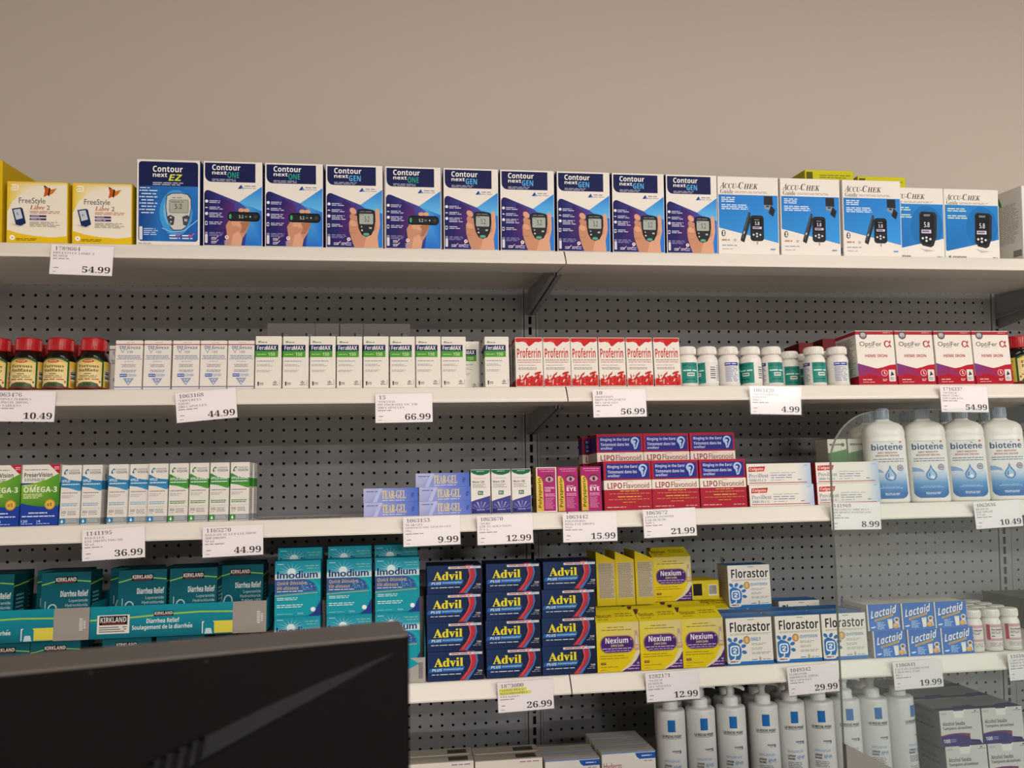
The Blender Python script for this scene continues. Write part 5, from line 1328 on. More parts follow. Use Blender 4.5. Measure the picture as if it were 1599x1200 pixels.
def art_imo(a):
    a.G(0, 0, 1, 0.2, '128CA0', '2E9EB4').PG([(0, 0.2), (1, 0.2), (1, 0.33), (0, 0.33)], ['2E9EB4', '58AEC0', 'C4DCDC', '9CCAD2'])
    for i in range(16):
        t = math.radians(i * 22.5 + 5)
        a.P([(0.36 + 0.012 * math.sin(t), 0.20 - 0.01 * math.cos(t)), (0.36 + 0.30 * math.cos(t), max(0.005, 0.20 + 0.17 * math.sin(t))), (0.36 - 0.012 * math.sin(t), 0.20 + 0.01 * math.cos(t))], '9AD0DA')
    a.E(0.36, 0.20, 0.09, 0.07, 'D6ECEC')
    a.R(0, 0.235, 1, 0.335, 'C6DADC').M(0.05, 0.045, 0.20, 0.07, 1, 'A8D4DA').M(0.66, 0.08, 0.97, 0.115, 1, '7ABAA8', 0.05).M(0.70, 0.13, 0.97, 0.16, 1, '7ABAA8', 0.05)
    a.T('Imodium', 0.05, 0.185, 0.93, 0.315, '1C2E6E').T('Imodium', 0.056, 0.187, 0.936, 0.317, '1C2E6E').T('Imodium', 0.045, 0.187, 0.925, 0.317, '1C2E6E')
    a.R(0, 0.335, 1, 1, '1598A8')
    a.P([(0, 0.335), (0.62, 0.335), (0.78, 0.37), (0.88, 0.44), (0.92, 0.555), (0, 0.60)], '3A5C98')
    r = random.Random(4)
    for i in range(40):
        a.E(r.uniform(0.55, 0.88), r.uniform(0.42, 0.53), 0.018, 0.011, r.choice(['5A8CC4', '2C4A86', '7AA8D4']), 7)
    a.T('Quick Dissolve', 0.05, 0.365, 0.70, 0.445, 'C0B096', 'i').T('Vit-dissous', 0.05, 0.455, 0.52, 0.52, 'C0B096', 'i').M(0.05, 0.535, 0.62, 0.565, 1, 'C8D4E4', 0.02).S([(0.0, 0.625), (0.94, 0.585)], 0.012, 'C0AC7A')
    a.P([(0.62, 0.335), (0.80, 0.335), (0.93, 0.39), (1.0, 0.46), (1.0, 1.0), (0.86, 1.0), (0.96, 0.86), (0.98, 0.64), (0.93, 0.50), (0.86, 0.41), (0.76, 0.36)], '1CA4B2')
    a.P([(1.0, 0.72), (1.0, 1.0), (0.72, 1.0), (0.88, 0.93)], '263A86')
    a.M(0.05, 0.655, 0.52, 0.715, 2, 'BEE0E2', 0.15).M(0.05, 0.78, 0.62, 0.85, 2, 'BEE0E2', 0.15).M(0.05, 0.945, 0.42, 0.965, 1, '8ACCD2').M(0.50, 0.935, 0.66, 0.97, 2, '8ACCD2')
    a.E(0.84, 0.885, 0.055, 0.042, 'DCE4E4').E(0.84, 0.882, 0.035, 0.026, 'F2F4F2')
def side_imo(a):
    a.R(0, 0, 1, 0.9, '0F7E90').P([(0, 0.74), (1, 0.9), (1, 1), (0, 1)], '263A86')
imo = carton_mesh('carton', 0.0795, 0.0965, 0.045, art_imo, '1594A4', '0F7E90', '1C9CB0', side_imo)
xt0, xt1 = px_x(419, 985), px_x(664, 985)
tray('display_tray', xt1 - xt0, 0.20, 0.043, 0.118, '0F8A9A', '8A8478', lambda a: a.R(0, 0, 1, 1, 'A8A39B').M(0.955, 0.2, 0.985, 0.85, 12, '4A4A5A', 0.05).P([(0.0, 0.0), (0.9, 0.0), (0.96, 0.25), (0.9, 0.42), (0.0, 0.42)], '1598A8'),
     'pale tray with tall teal sides under the sunburst cartons', 'display tray', None, 4, (xt0 + xt1) / 2, 0.0, 0.0003, floor_h=0.0262, step=(0.053, 0.1436))
IX = [at(px, 960, YF).x for px in (462.5, 544.5, 620.5)]
for i, x in enumerate(IX):
    w_ = ('first', 'middle', 'last')[i]
    put(imo, 'sunburst_carton', 4, x, 0.004, 0.0268, 0.045, 'turquoise sunburst carton standing in the tray, %s of three' % w_, 'carton', 'turquoise sunburst cartons')
    put(imo, 'sunburst_carton', 4, x + (-0.0005, 0, 0)[i], 0.004, 0.1238, 0.045, 'turquoise sunburst carton whole in the upper front row, %s of three' % w_, 'carton', 'turquoise sunburst cartons', rz=(0.02, -0.02, 0)[i])
    put(imo, 'sunburst_carton', 4, x - 0.003, 0.054, 0.1440, 0.045, 'turquoise sunburst carton peeking over the upper row, %s of three' % w_, 'carton', 'turquoise sunburst cartons')

def art_advil(a):
    a.PG([(0, 0), (1, 0), (1, 1), (0, 1)], ['1C3460', '16223E', '141C34', '1A2E58'])
    for i in range(9):
        a.R(0.0, 0.05 + 0.11 * i, 0.74, 0.058 + 0.11 * i, '22406E')
    for i in range(13):
        a.R(0.02 + 0.057 * i, 0.0, 0.024 + 0.057 * i, 1.0, '22406E')
    a.PG([(0.04, 0.565), (0.66, 0.53), (0.62, 0.69), (0.0, 0.70)], ['2A6CB0', '2A74BE', '2464A8', '1F5A9C'])
    a.P([(0.69, 0.0), (0.80, 0.0), (0.86, 0.16), (0.875, 0.34), (0.83, 0.58), (0.74, 0.82), (0.66, 1.0), (0.56, 1.0), (0.70, 0.70), (0.775, 0.42), (0.765, 0.18)], 'B4343C')
    a.P([(0.74, 0.10), (0.785, 0.22), (0.79, 0.42), (0.74, 0.66), (0.64, 0.95), (0.61, 0.98), (0.725, 0.66), (0.77, 0.40)], 'D4585C')
    a.P([(0.80, 0.0), (0.83, 0.0), (0.885, 0.16), (0.90, 0.36), (0.86, 0.60), (0.78, 0.84), (0.72, 1.0), (0.66, 1.0), (0.75, 0.80), (0.84, 0.58), (0.875, 0.34), (0.86, 0.16)], '3A78BE')
    a.P([(0.72, 0.03), (0.75, 0.03), (0.79, 0.14), (0.775, 0.18)], '3A78BE')
    a.R(0.385, 0.045, 0.975, 0.125, 'D8D8D6').M(0.42, 0.055, 0.78, 0.115, 1, 'C04A4A', 0.02).M(0.82, 0.06, 0.96, 0.11, 1, '8A98B4', 0.02)
    a.T('Advil', 0.11, 0.215, 0.625, 0.515, 'E4D838', 's').T('Advil', 0.118, 0.215, 0.633, 0.515, 'E4D838', 's')
    a.T('PLUS', 0.075, 0.575, 0.255, 0.665, 'DCE6F0', 'i').T('Acetaminophen', 0.275, 0.575, 0.63, 0.655, 'B8D0EA', 'i').M(0.07, 0.755, 0.60, 0.805, 1, 'D0D6DE', 0.03)
    a.T('144', 0.885, 0.67, 0.97, 0.735, 'D8D8DA', 'b').M(0.86, 0.755, 0.97, 0.79, 1, '9AA0AC', 0.02).M(0.82, 0.81, 0.97, 0.85, 1, '9AA0AC', 0.05)
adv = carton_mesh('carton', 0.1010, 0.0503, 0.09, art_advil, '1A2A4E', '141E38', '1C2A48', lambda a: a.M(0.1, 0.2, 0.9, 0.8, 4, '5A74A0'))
AC = [('first', (712.0, 1045)), ('middle', (802.5, 1040)), ('third', (890.0, 1035))]
HL = ('lowest', 'second lowest', 'second highest', 'topmost')
for i, (w_, (px, py)) in enumerate(AC):
    for n in range(4):
        jx = ((0, -0.001, -0.002, -0.001), (0.001, 0, 0.001, 0.0015), (0, 0.0, 0.0005, 0.004))[i][n]
        put(adv, 'pain_tablet_carton', 4, px_x(px, py - 44 * n) + jx, 0.0 + 0.0015 * (n % 2), 0.0005 + 0.0507 * n, 0.09, 'navy carton with yellow lettering, %s in the %s of three stacks' % (HL[n], w_), 'carton', 'navy cartons with yellow lettering')

def wedge_mesh(w, hf, hb, d):
    """Carton with a sloping printed lid: low front edge, tall back."""
    mb = MB()
    X, Y = w / 2, d / 2
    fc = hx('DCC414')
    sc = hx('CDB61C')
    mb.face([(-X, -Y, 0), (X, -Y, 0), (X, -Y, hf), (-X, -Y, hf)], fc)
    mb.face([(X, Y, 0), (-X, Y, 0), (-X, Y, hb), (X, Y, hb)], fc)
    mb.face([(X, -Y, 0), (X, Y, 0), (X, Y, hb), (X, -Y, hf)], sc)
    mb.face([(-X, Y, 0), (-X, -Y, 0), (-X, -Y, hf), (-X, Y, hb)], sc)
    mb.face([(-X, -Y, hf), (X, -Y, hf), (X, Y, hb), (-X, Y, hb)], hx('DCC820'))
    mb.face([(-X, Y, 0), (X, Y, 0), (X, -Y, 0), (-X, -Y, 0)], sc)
    a = Art(mb, lambda u, v, l: (-X + u * w, -Y - l, hf * (1 - v)), seed=2)
    a.asp = w / hf
    a.PG([(0, 0), (1, 0), (1, 0.3), (0.7, 0.75), (0, 0.55)], ['D8C654', 'D0C08C', 'C4AC88', 'DCC83C', 'DCC414'])
    a.G(0, 0.5, 0.75, 1.0, 'DCC414', 'D6BC10')
    a.P([(1, 0.42), (1, 0.72), (0.88, 0.86), (0.62, 1.0), (0.52, 1.0), (0.78, 0.82), (0.90, 0.62)], 'D8CCA8')
    a.P([(1, 0.64), (1, 1), (0.56, 1), (0.78, 0.9), (0.92, 0.77)], '4A2A6A').M(0.70, 0.93, 0.98, 0.97, 1, 'B8A0CC', 0.05).T('14', 0.92, 0.82, 0.97, 0.86, 'DCD0E8', 'b').M(0.76, 0.875, 0.98, 0.91, 1, 'B8A0CC', 0.02)
    a.M(0.26, 0.085, 0.64, 0.115, 1, '8A7A20', 0.02, True).M(0.12, 0.14, 0.82, 0.17, 1, '8A7A20', 0.02, True)
    a.RR(0.075, 0.265, 0.88, 0.625, 0.17, 0.16, '9A8068').RR(0.10, 0.285, 0.855, 0.605, 0.15, 0.145, '46246A')
    a.PG([(0.25, 0.30), (0.70, 0.30), (0.80, 0.42), (0.15, 0.42)], ['5A3480', '5A3480', '46246A', '46246A'])
    a.T('Nexium', 0.205, 0.305, 0.735, 0.425, 'ECE6F0', 'b').T('24H/24h', 0.325, 0.445, 0.62, 0.495, 'D8C090', 'b').M(0.13, 0.515, 0.83, 0.55, 1, 'C0B0D0', 0.02, True).M(0.19, 0.565, 0.76, 0.59, 1, 'C0B0D0', 0.02, True).E(0.80, 0.355, 0.02, 0.02, 'B07ACC', 8)
    a.P([(0.90, 0.18), (0.955, 0.18), (0.955, 0.27), (1.0, 0.50), (1.0, 0.58), (0.87, 0.58), (0.87, 0.50), (0.90, 0.27)], 'B09A8A').P([(0.91, 0.28), (0.945, 0.28), (0.97, 0.46), (0.89, 0.46)], 'CFC4C0').E(0.93, 0.51, 0.05, 0.028, 'E0B468')
    a.M(0.07, 0.665, 0.66, 0.69, 1, '8A7A14', 0.05).M(0.07, 0.715, 0.75, 0.74, 1, '8A7A14', 0.05).R(0.085, 0.805, 0.20, 0.85, '5A2A22').M(0.10, 0.815, 0.19, 0.84, 1, 'D09A6A', 0.02).M(0.08, 0.885, 0.50, 0.91, 1, '9A8A14', 0.05).M(0.08, 0.945, 0.22, 0.965, 1, '9A8A14', 0.05)
    L = math.hypot(d, hb - hf)
    nx_, nz_ = -(hb - hf) / L, d / L
    b = Art(mb, lambda u, v, l: (-X + u * w, Y - v * d + nx_ * l, hb - v * (hb - hf) + nz_ * l), seed=3)
    b.P([(0, 0), (0.12, 0), (0.05, 0.35), (0.0, 0.45)], '5A3040').T('Nexium', 0.06, 0.30, 0.42, 0.62, '7A5A1C', 'b').M(0.52, 0.25, 0.92, 0.6, 2, '9A8420', 0.1).R(0.49, 0.2, 0.495, 0.85, '9A8420').M(0.08, 0.70, 0.40, 0.82, 1, '9A8420')
    for sg in (1, -1):
        c_ = Art(mb, (lambda u, v, l: (X + l, -Y + u * d, hf * (1 - v))) if sg > 0 else (lambda u, v, l: (-X - l, Y - u * d, hf * (1 - v))), seed=6)
        c_.R(0.12, 0.06, 0.94, 0.84, 'B8AC90').M(0.14, 0.07, 0.92, 0.83, 22, '8A8070', 0.2)
    return mb.mesh('wedge_carton', [MT['card']])
nex = wedge_mesh(0.0815, 0.0885, 0.1055, 0.0385)
NXc = [at(px, 1000, YF).x for px in (966.5, 1034, 1099.5)]
NW = ('first', 'middle', 'third')
for i, x in enumerate(NXc):
    for rr_ in range(4):
        lb = 'yellow and purple carton, %s of the front three' % NW[i] if rr_ == 0 else 'yellow carton lid in row %s behind the %s front yellow carton' % (ORD[rr_], NW[i])
        put(nex, 'heartburn_capsule_carton', 4, x - 0.001 * rr_ * (1 + i % 2), 0.001 + 0.0395 * rr_, 0.0, 0.0385, lb, 'carton', 'yellow and purple cartons')
for i, px in enumerate((948, 978, 1009)):
    x = at(px, 910, -0.32).x
    put(nex, 'heartburn_capsule_carton', 4, x, 0.094 + 0.0215, 0.1062, 0.0385, 'yellow carton on top, turned sideways to its grey small print, %s of three' % ORD[i], 'carton', 'yellow cartons turned sideways', rz=math.pi / 2)
put(nex, 'heartburn_capsule_carton', 4, at(1053, 905, -0.30).x, 0.120, 0.1062, 0.0385, 'yellow and purple carton on top facing forward beside the sideways ones', 'carton', 'yellow and purple cartons')
x4 = at(1116, 950, -0.30).x
put(nex, 'heartburn_capsule_carton', 4, x4 + 0.004, 0.118, 0.0, 0.0385, 'yellow carton standing apart behind, under the lying barcode carton', 'carton', 'yellow and purple cartons')
put(nex, 'heartburn_capsule_carton', 4, x4 + 0.004, 0.158, 0.0, 0.0385, 'yellow carton standing apart farther behind, under the lying barcode carton', 'carton', 'yellow and purple cartons')
def art_bar(a):
    a.R(0.32, 0.16, 0.55, 0.78, '1C1A18').R(0.72, 0.22, 0.95, 0.80, 'D8D4C4').R(0.58, 0.40, 0.64, 0.55, 'C8BC60')
    for i in range(14):
        a.R(0.735 + 0.0145 * i, 0.26, 0.735 + 0.0145 * i + (0.009, 0.005)[i % 2], 0.72, '2A2824')
put(carton_mesh('carton', 0.0815, 0.0385, 0.075, art_bar, 'CDB61C', 'C4AC18', 'D0BC30', None, None, 3, False), 'heartburn_capsule_carton', 4, at(1124, 918, -0.29).x - 0.041, 0.122, 0.1062, 0.075, 'yellow carton lying down with its barcode end showing', 'carton')
mb = MB()
mb.box(-0.021, 0.021, -0.001, 0.001, 0, 0.078)
mb.box(0.0195, 0.021, -0.001, 0.018, 0, 0.078)
mb.box(-0.003, -0.002, -0.003, -0.001, 0, 0.078)
o = mb.build('shelf_divider', MT['sleeve'])
o.location = deck(4, at(1119, 905, -0.215).x, 0.202, 0.0)
o.scale = (1, 1, 2.35)
o.rotation_euler = (-TH[4], 0, 0)
tag(o, 'clear upright divider behind the lying yellow barcode carton', 'divider')

def art_flor(word):
    def f(a):
        a.R(0.28, 0.925, 1, 1, '2C70B4').R(0.0, 0.955, 1, 1, '2C70B4').M(0.48, 0.035, 0.62, 0.06, 1, '7A7A80', 0.02)
        a.T('Florastor', 0.085, 0.085, 0.96, 0.30, '2E2E34', 'b').R(0.08, 0.335, 0.965, 0.345, 'A8A49E').M(0.08, 0.35, 0.94, 0.375, 1, 'B4B0AA', 0.05)
        a.E(0.435, 0.475, 0.075, 0.085, 'A87A3C').E(0.435, 0.475, 0.06, 0.068, 'CDA562').T('1', 0.42, 0.435, 0.452, 0.515, 'F4ECD8', 's')
        a.T(word, 0.53, 0.425, 0.53 + 0.043 * len(word), 0.50, '5A8CC4', 'b')
        for i in range(3):
            a.M(0.53, 0.545 + 0.095 * i, 0.96, 0.60 + 0.095 * i, 2, 'A8A6A2', 0.5)
        bl = '3474B8'
        for u, v, q in ((0.07, 0.46, 0.8), (0.19, 0.46, -0.9), (0.36, 0.60, -0.3), (0.37, 0.73, 0.3), (0.30, 0.50, -0.6)):
            a.E(u, v, 0.055, 0.038, bl, 12, q)
        a.P([(0.03, 0.56), (0.11, 0.50), (0.20, 0.53), (0.27, 0.57), (0.31, 0.66), (0.30, 0.80), (0.26, 0.90), (0.17, 0.95), (0.06, 0.92), (0.03, 0.80)], bl)
        a.RR(0.065, 0.585, 0.265, 0.80, 0.05, 0.06, 'E4EAEE').RR(0.09, 0.615, 0.24, 0.77, 0.04, 0.045, bl)
        a.S([(0.12, 0.67), (0.165, 0.645), (0.21, 0.67), (0.165, 0.70), (0.125, 0.73), (0.20, 0.735)], 0.026, 'E4EAEE').S([(0.165, 0.80), (0.165, 0.86), (0.10, 0.89)], 0.028, 'E4EAEE')
        a.RR(0.03, 0.885, 0.265, 0.965, 0.03, 0.03, 'E4DED4').M(0.06, 0.90, 0.22, 0.95, 1, '7A4A6A', 0.02)
        a.M(0.52, 0.88, 0.64, 0.915, 1, '5A8CC4', 0.02).RR(0.685, 0.835, 0.725, 0.93, 0.02, 0.03, 'B8A484').M(0.76, 0.88, 0.95, 0.915, 1, '8AA8C8', 0.05)
    return f
def top_flor(a):
    a.R(0, 0, 1, 1, '3476BC').PG([(0, 0.2), (1, 0.0), (1, 0.35), (0, 0.6)], ['5A96D0', '4A86C4', '3A7AC0', '4A86C8'])
flr = [carton_mesh('carton', 0.0915, 0.0865, 0.055, art_flor(w_), 'E4DFD6', 'C9C4BA', '3476BC', lambda a: a.R(0, 0.93, 1, 1, '2C70B4').M(0.15, 0.15, 0.85, 0.8, 10, 'B4B0A8'), top_flor) for w_ in ('DAILY', 'QUOTIDIEN')]
FXc = [at(px, 1000, YF).x for px in (1172.5, 1249, 1321.5)]
for i, x in enumerate(FXc):
    put(flr[0 if i == 0 else 1], 'probiotic_carton', 4, x, 0.001, 0, 0.055, ('white carton with blue leaves reading DAILY', 'white carton with blue leaves beside the DAILY one', 'white carton with blue leaves crossed by the acrylic screen edge')[i], 'carton', 'white cartons with blue leaves')
    put(flr[1], 'probiotic_carton', 4, x - 0.002, 0.058, 0, 0.055, ('white and blue carton behind the DAILY one, its blue top showing', 'white and blue carton behind the one beside DAILY, blue top showing', 'white and blue carton behind the one crossed by the screen edge')[i], 'carton', 'white cartons with blue leaves')
put(flr[0], 'probiotic_carton', 4, x4 + 0.004 + 0.041 + 0.047, 0.115, 0, 0.055, 'white and blue carton third back, carrying the raised leaf carton', 'carton', 'white cartons with blue leaves')
put(flr[1], 'probiotic_carton', 4, at(1173, 918, -0.30).x, 0.117, 0.0868, 0.055, 'white carton with blue leaves raised on top at the back', 'carton', 'white cartons with blue leaves')
put(flr[1], 'probiotic_carton', 4, at(1247, 950, -0.26).x, 0.150, 0.006, 0.055, 'white leaf carton at the back, only its top lettering showing', 'carton', 'white cartons with blue leaves')

def art_lact(a):
    a.R(0.0, 0.0, 0.035, 1, 'DAD6CE').PG([(0.035, 0), (1, 0), (1, 1), (0.035, 1)], ['1F66B8', '2468BA', '2A70C4', '2A74C6'])
    def sk(text, u0, v0, u1, v1, rise, col, st):
        k0 = a.fn
        a.fn = lambda u, v, l: k0(u, v - rise * (u - u0) / (u1 - u0), l)
        a.T(text, u0, v0, u1, v1, col, st)
        a.fn = k0
    sk('Lactaid', 0.115, 0.255, 0.915, 0.56, 0.20, '1A4078', 'i')
    sk('Lactaid', 0.105, 0.235, 0.905, 0.54, 0.20, 'E6E8EA', 'i')
    a.P([(0.22, 0.58), (0.80, 0.38), (0.78, 0.46), (0.22, 0.655)], 'D8B45C').P([(0.25, 0.592), (0.76, 0.415), (0.75, 0.445), (0.25, 0.63)], '9A7A3A')
    a.M(0.28, 0.67, 0.56, 0.96, 6, 'A8C8EC', 0.4).E(0.14, 0.875, 0.06, 0.03, 'D0DCE8', 10).E(0.19, 0.86, 0.04, 0.025, 'E4E8EC', 10)
    a.P([(0.60, 0.58), (0.755, 0.565), (0.74, 0.93), (0.63, 0.945)], 'D8D8D4').P([(0.62, 0.64), (0.74, 0.63), (0.73, 0.92), (0.64, 0.93)], 'EAE8E2')
    a.E(0.88, 0.60, 0.085, 0.09, 'D4D0CC').E(0.88, 0.61, 0.05, 0.055, '7A4A3A').P([(0.82, 0.66), (0.94, 0.66), (0.97, 0.90), (0.84, 0.92)], 'D8D4CE').E(0.84, 0.84, 0.095, 0.10, 'D09A58').E(0.83, 0.81, 0.06, 0.06, 'E0B478')
def side_lact(a):
    a.R(0, 0, 0.08, 1, '2A70C4').M(0.15, 0.15, 0.9, 0.85, 7, 'A8A8A8')
lact = carton_mesh('carton', 0.0685, 0.0497, 0.095, art_lact, '2468BA', 'D4D1CA', 'CFCBC4', side_lact, None, 5)
LXc = [(at(1391.5, 1010, YF).x, at(1385, 965, YF).x), (at(1445, 1008, YF).x, at(1438.5, 962, YF).x), (at(1497, 1005, YF).x, at(1490, 958, YF).x)]
for i, (xb_, xt_) in enumerate(LXc):
    put(lact, 'lactase_tablet_carton', 4, xb_, 0.001, 0, 0.095, 'blue milk glass carton on the lower tier, %s of three' % ORD[i], 'carton', 'blue milk glass cartons')
    put(lact, 'lactase_tablet_carton', 4, xt_, 0.003, 0.0500, 0.095, 'blue milk glass carton on the upper tier, %s of three' % ORD[i], 'carton', 'blue milk glass cartons')

def red_bottle():
    t = thing('capsule_bottle', '', 'bottle')
    r = 0.0182
    mb = MB()
    mb.lathe([(r * 0.93, 0), (r, 0.0015), (r, 0.053), (r * 0.97, 0.057), (r * 0.88, 0.060), (r * 0.82, 0.063), (r * 0.8, 0.066)], 36)
    mb.build('body', MT['plastic'], t)
    mb = MB()
    ribbed_cap(mb, 0.0168, 0.064, 0.080, 30)
    mb.build('cap', MT['plastic'], t)
    mb = MB()
    a = Art(mb, cyl(r, 0.006, 0.052), strips=36, seed=9)
    a.R(0, 0, 1, 1, 'DCD6D0').R(0.34, 0.02, 0.68, 0.14, 'C89AA4').R(0.34, 0.60, 0.68, 0.70, 'C89AA4').R(0.34, 0.02, 0.395, 0.66, 'A8283A')
    a.T('Taro-Docusate', 0.415, 0.19, 0.62, 0.27, '4A3A40', 'b').M(0.415, 0.31, 0.60, 0.42, 2, '7A6A70', 0.2).M(0.415, 0.48, 0.48, 0.54, 1, '4A3A40').M(0.38, 0.76, 0.64, 0.94, 3, 'A09A98', 0.1).M(0.05, 0.1, 0.3, 0.9, 9, 'B4B0AE').M(0.72, 0.1, 0.97, 0.9, 9, 'B4B0AE')
    mb.build('label', MT['label'], t)
    return t
rb = red_bottle()
first = True
for rw in range(4):
    for i, px in enumerate((1532, 1561.5, 1591)):
        o = rb if first else dup(rb)
        first = False
        yl = 0.020 + 0.0375 * rw
        stand(o, 4, at(px, 1000, YF).x + 0.002 * rw, yl, (-0.35, -0.1, -0.1)[i] + 0.1 * rw)
        tag(o, ('white capsule bottle with a red label corner, ' + ('half hidden by the blue milk glass cartons', 'the middle of the front row', 'cut by the photo edge')[i]) if rw == 0 else 'white capsule bottle in row %s behind, %s from the blue milk glass cartons' % (ORD[rw], ORD[i]), 'bottle', 'white capsule bottles with red labels')
put(carton_mesh('carton', 0.20, 0.066, 0.16, lambda a: a.M(0.1, 0.2, 0.6, 0.6, 3, '6A8A6A'), '2C4A30', '24402A', '34563A'), 'green_carton', 4, at(1640, 930, -0.16).x, 0.195, 0.0, 0.16, 'dark green carton lying at the back behind the capsule bottles', 'carton', rz=-0.1)

# ------------------------------------------------------------------ lowest shelf
def pump_bottle():
    t = thing('pump_bottle', '', 'pump bottle')
    r = 0.0278
    H = 0.163
    mb = MB()
    mb.lathe([(r * 0.94, 0), (r, 0.002), (r, H - 0.006), (r * 0.985, H - 0.003), (r * 0.93, H - 0.0008), (r * 0.85, H), (0.016, H + 0.0008), (0.0145, H + 0.002), (0.0145, H + 0.004)], 44)
    a = Art(mb, cyl(r, 0.004, H - 0.006, math.radians(170)), mi=1, strips=24, seed=14)
    a.asp = 0.55
    bl = '1F6CB4'
    a.R(0.415, 0.06, 0.585, 0.20, bl)
    a.T('LA ROCHE-POSAY', 0.27, 0.235, 0.73, 0.268, '2A2A30', 'b').R(0.27, 0.275, 0.73, 0.28, '5A5A60')
    a.T('MICROBIOME', 0.50, 0.415, 0.66, 0.432, '3A3A44', 'b').T('SCIENCE', 0.55, 0.437, 0.66, 0.450, '8A8A90').R(0.67, 0.415, 0.70, 0.452, '3A5A94')
    a.M(0.30, 0.525, 0.66, 0.555, 2, '8AA8CC', 0.05)
    a.T('LIPIKAR', 0.30, 0.58, 0.465, 0.605, '3A3A40', 'b').T('BAUME', 0.30, 0.615, 0.45, 0.638, '3A3A40', 'b').T('AP+M', 0.49, 0.585, 0.68, 0.632, '6A9CD0', 'r')
    a.M(0.30, 0.66, 0.62, 0.74, 4, '8A8A90', 0.3).M(0.30, 0.78, 0.60, 0.95, 7, 'A0A0A4', 0.4)
    mb.build('body', [MT['pump'], MT['label']], t)
    p = thing('pump', None, None)
    p.parent = t
    mb = MB()
    mb.lathe([(0.0146, H + 0.001), (0.0150, H + 0.002), (0.0150, H + 0.0135), (0.0138, H + 0.0155), (0.0095, H + 0.0175), (0.0062, H + 0.0185), (0.0058, H + 0.030)], 32)
    mb.build('collar', MT['pump'], p)
    mb = MB()
    z = H + 0.030
    mb.lathe([(0.0058, z - 0.001), (0.0078, z), (0.0082, z + 0.004), (0.0100, z + 0.0048), (0.0104, z + 0.0078), (0.0092, z + 0.0098), (0.0050, z + 0.0106)], 28)
    # spout: a tapering, slightly drooping beak
    ring = []
    for x, hw, z0, z1 in ((0.004, 0.0064, z + 0.0046, z + 0.0102), (0.016, 0.0054, z + 0.0050, z + 0.0100), (0.026, 0.0042, z + 0.0036, z + 0.0084), (0.0315, 0.0030, z + 0.0008, z + 0.0056)):
        ring.append([(x, -hw, z0), (x, hw, z0), (x, hw * 0.8, z1), (x, -hw * 0.8, z1)])
    for A_, B_ in zip(ring, ring[1:]):
        for q in range(4):
            mb.face([A_[q], A_[(q + 1) % 4], B_[(q + 1) % 4], B_[q]])
    mb.face(ring[-1])
    mb.build('spout_head', MT['pump'], p)
    return t
pb = pump_bottle()
PX = [(1059, 1112, 0.03, 1.2, 'under the price ticket 12.99'), (1107, 1110, 0.03, 0.1, 'beside the one under ticket 12.99'), (1156, 1108, 0.03, -0.7, 'with its spout pointing forward'), (1208, 1107, 0.03, -0.2, 'just before ticket 29.99'),
      (1254, 1105, 0.038, 2.2, 'first under ticket 29.99'), (1294, 1103, 0.0315, 1.0, 'second under ticket 29.99, touching the screen edge'), (1333, 1101, 0.033, 0.0, 'first behind the acrylic screen'), (1375, 1099, 0.03, 0.15, 'second behind the acrylic screen'), (1419, 1097, 0.03, 2.0, 'under ticket 19.99 behind the screen, turned away')]
first = True
xs = []
for i, (px, py, yl, rz, lb) in enumerate(PX):
    x = at(px, 1150, YF).x
    if xs and x - xs[-1] < 0.0562:
        x = xs[-1] + 0.0562
    xs.append(x)
    o = pb if first else dup(pb)
    first = False
    stand(o, 5, x, yl, (0.0, 0.15, 0.02, 0.0, 0.1, -0.05, 0.05, 0.1, 0.75)[i] - 0.25)
    for ch in o.children:
        if ch.name.startswith('pump'):
            ch.rotation_euler = (0, 0, rz)
    tag(o, 'white pump bottle with a blue square, ' + lb, 'pump bottle', 'tall white pump bottles')
for i in range(8):
    o = dup(pb)
    stand(o, 5, (xs[i] + xs[i + 1]) / 2 - 0.012, 0.097, -0.3)
    for ch in o.children:
        if ch.name.startswith('pump'):
            ch.rotation_euler = (0, 0, (0.4, 2.6, 0.9, 3.4, 1.2, 0.3, 2.0, 0.2)[i])
    tag(o, 'white pump bottle behind, its pump showing in the %s gap of the front row' % ORD[i], 'pump bottle', 'tall white pump bottles')

def art_swab(a):
    a.P([(0.33, 0.0), (0.66, 0.0), (0.60, 0.08), (0.58, 0.22), (0.36, 0.22), (0.34, 0.06)], 'E6E2DA').P([(0.33, 0.0), (0.60, 0.0), (0.58, 0.03), (0.36, 0.03)], '3A3470')
    a.M(0.04, 0.06, 0.20, 0.12, 2, '9A9A9C', 0.2).E(0.87, 0.055, 0.025, 0.02, '4A4A52', 8).M(0.78, 0.085, 0.96, 0.115, 1, '6A6A70', 0.02)
    a.T('Alcohol Swabs', 0.06, 0.32, 0.60, 0.43, '4A4850', 'b').T('Tampons alcoolises', 0.06, 0.46, 0.76, 0.57, '4A4850', 'b')
    a.P([(0.0, 0.70), (0.15, 0.665), (0.32, 0.645), (0.50, 0.645), (0.70, 0.67), (0.70, 0.80), (0.70, 1.0), (0.0, 1.0)], '7A3A58').P([(0.0, 0.73), (0.15, 0.70), (0.35, 0.68), (0.55, 0.70), (0.68, 0.78), (0.70, 1.0), (0.0, 1.0)], '332E72').P([(0.70, 0.83), (0.92, 0.86), (1.0, 1.0), (0.70, 1.0)], '2A2660')
    a.T('100', 0.05, 0.80, 0.21, 0.905, 'E0DCE4', 'b').M(0.23, 0.80, 0.36, 0.90, 2, '8A86B0', 0.05)
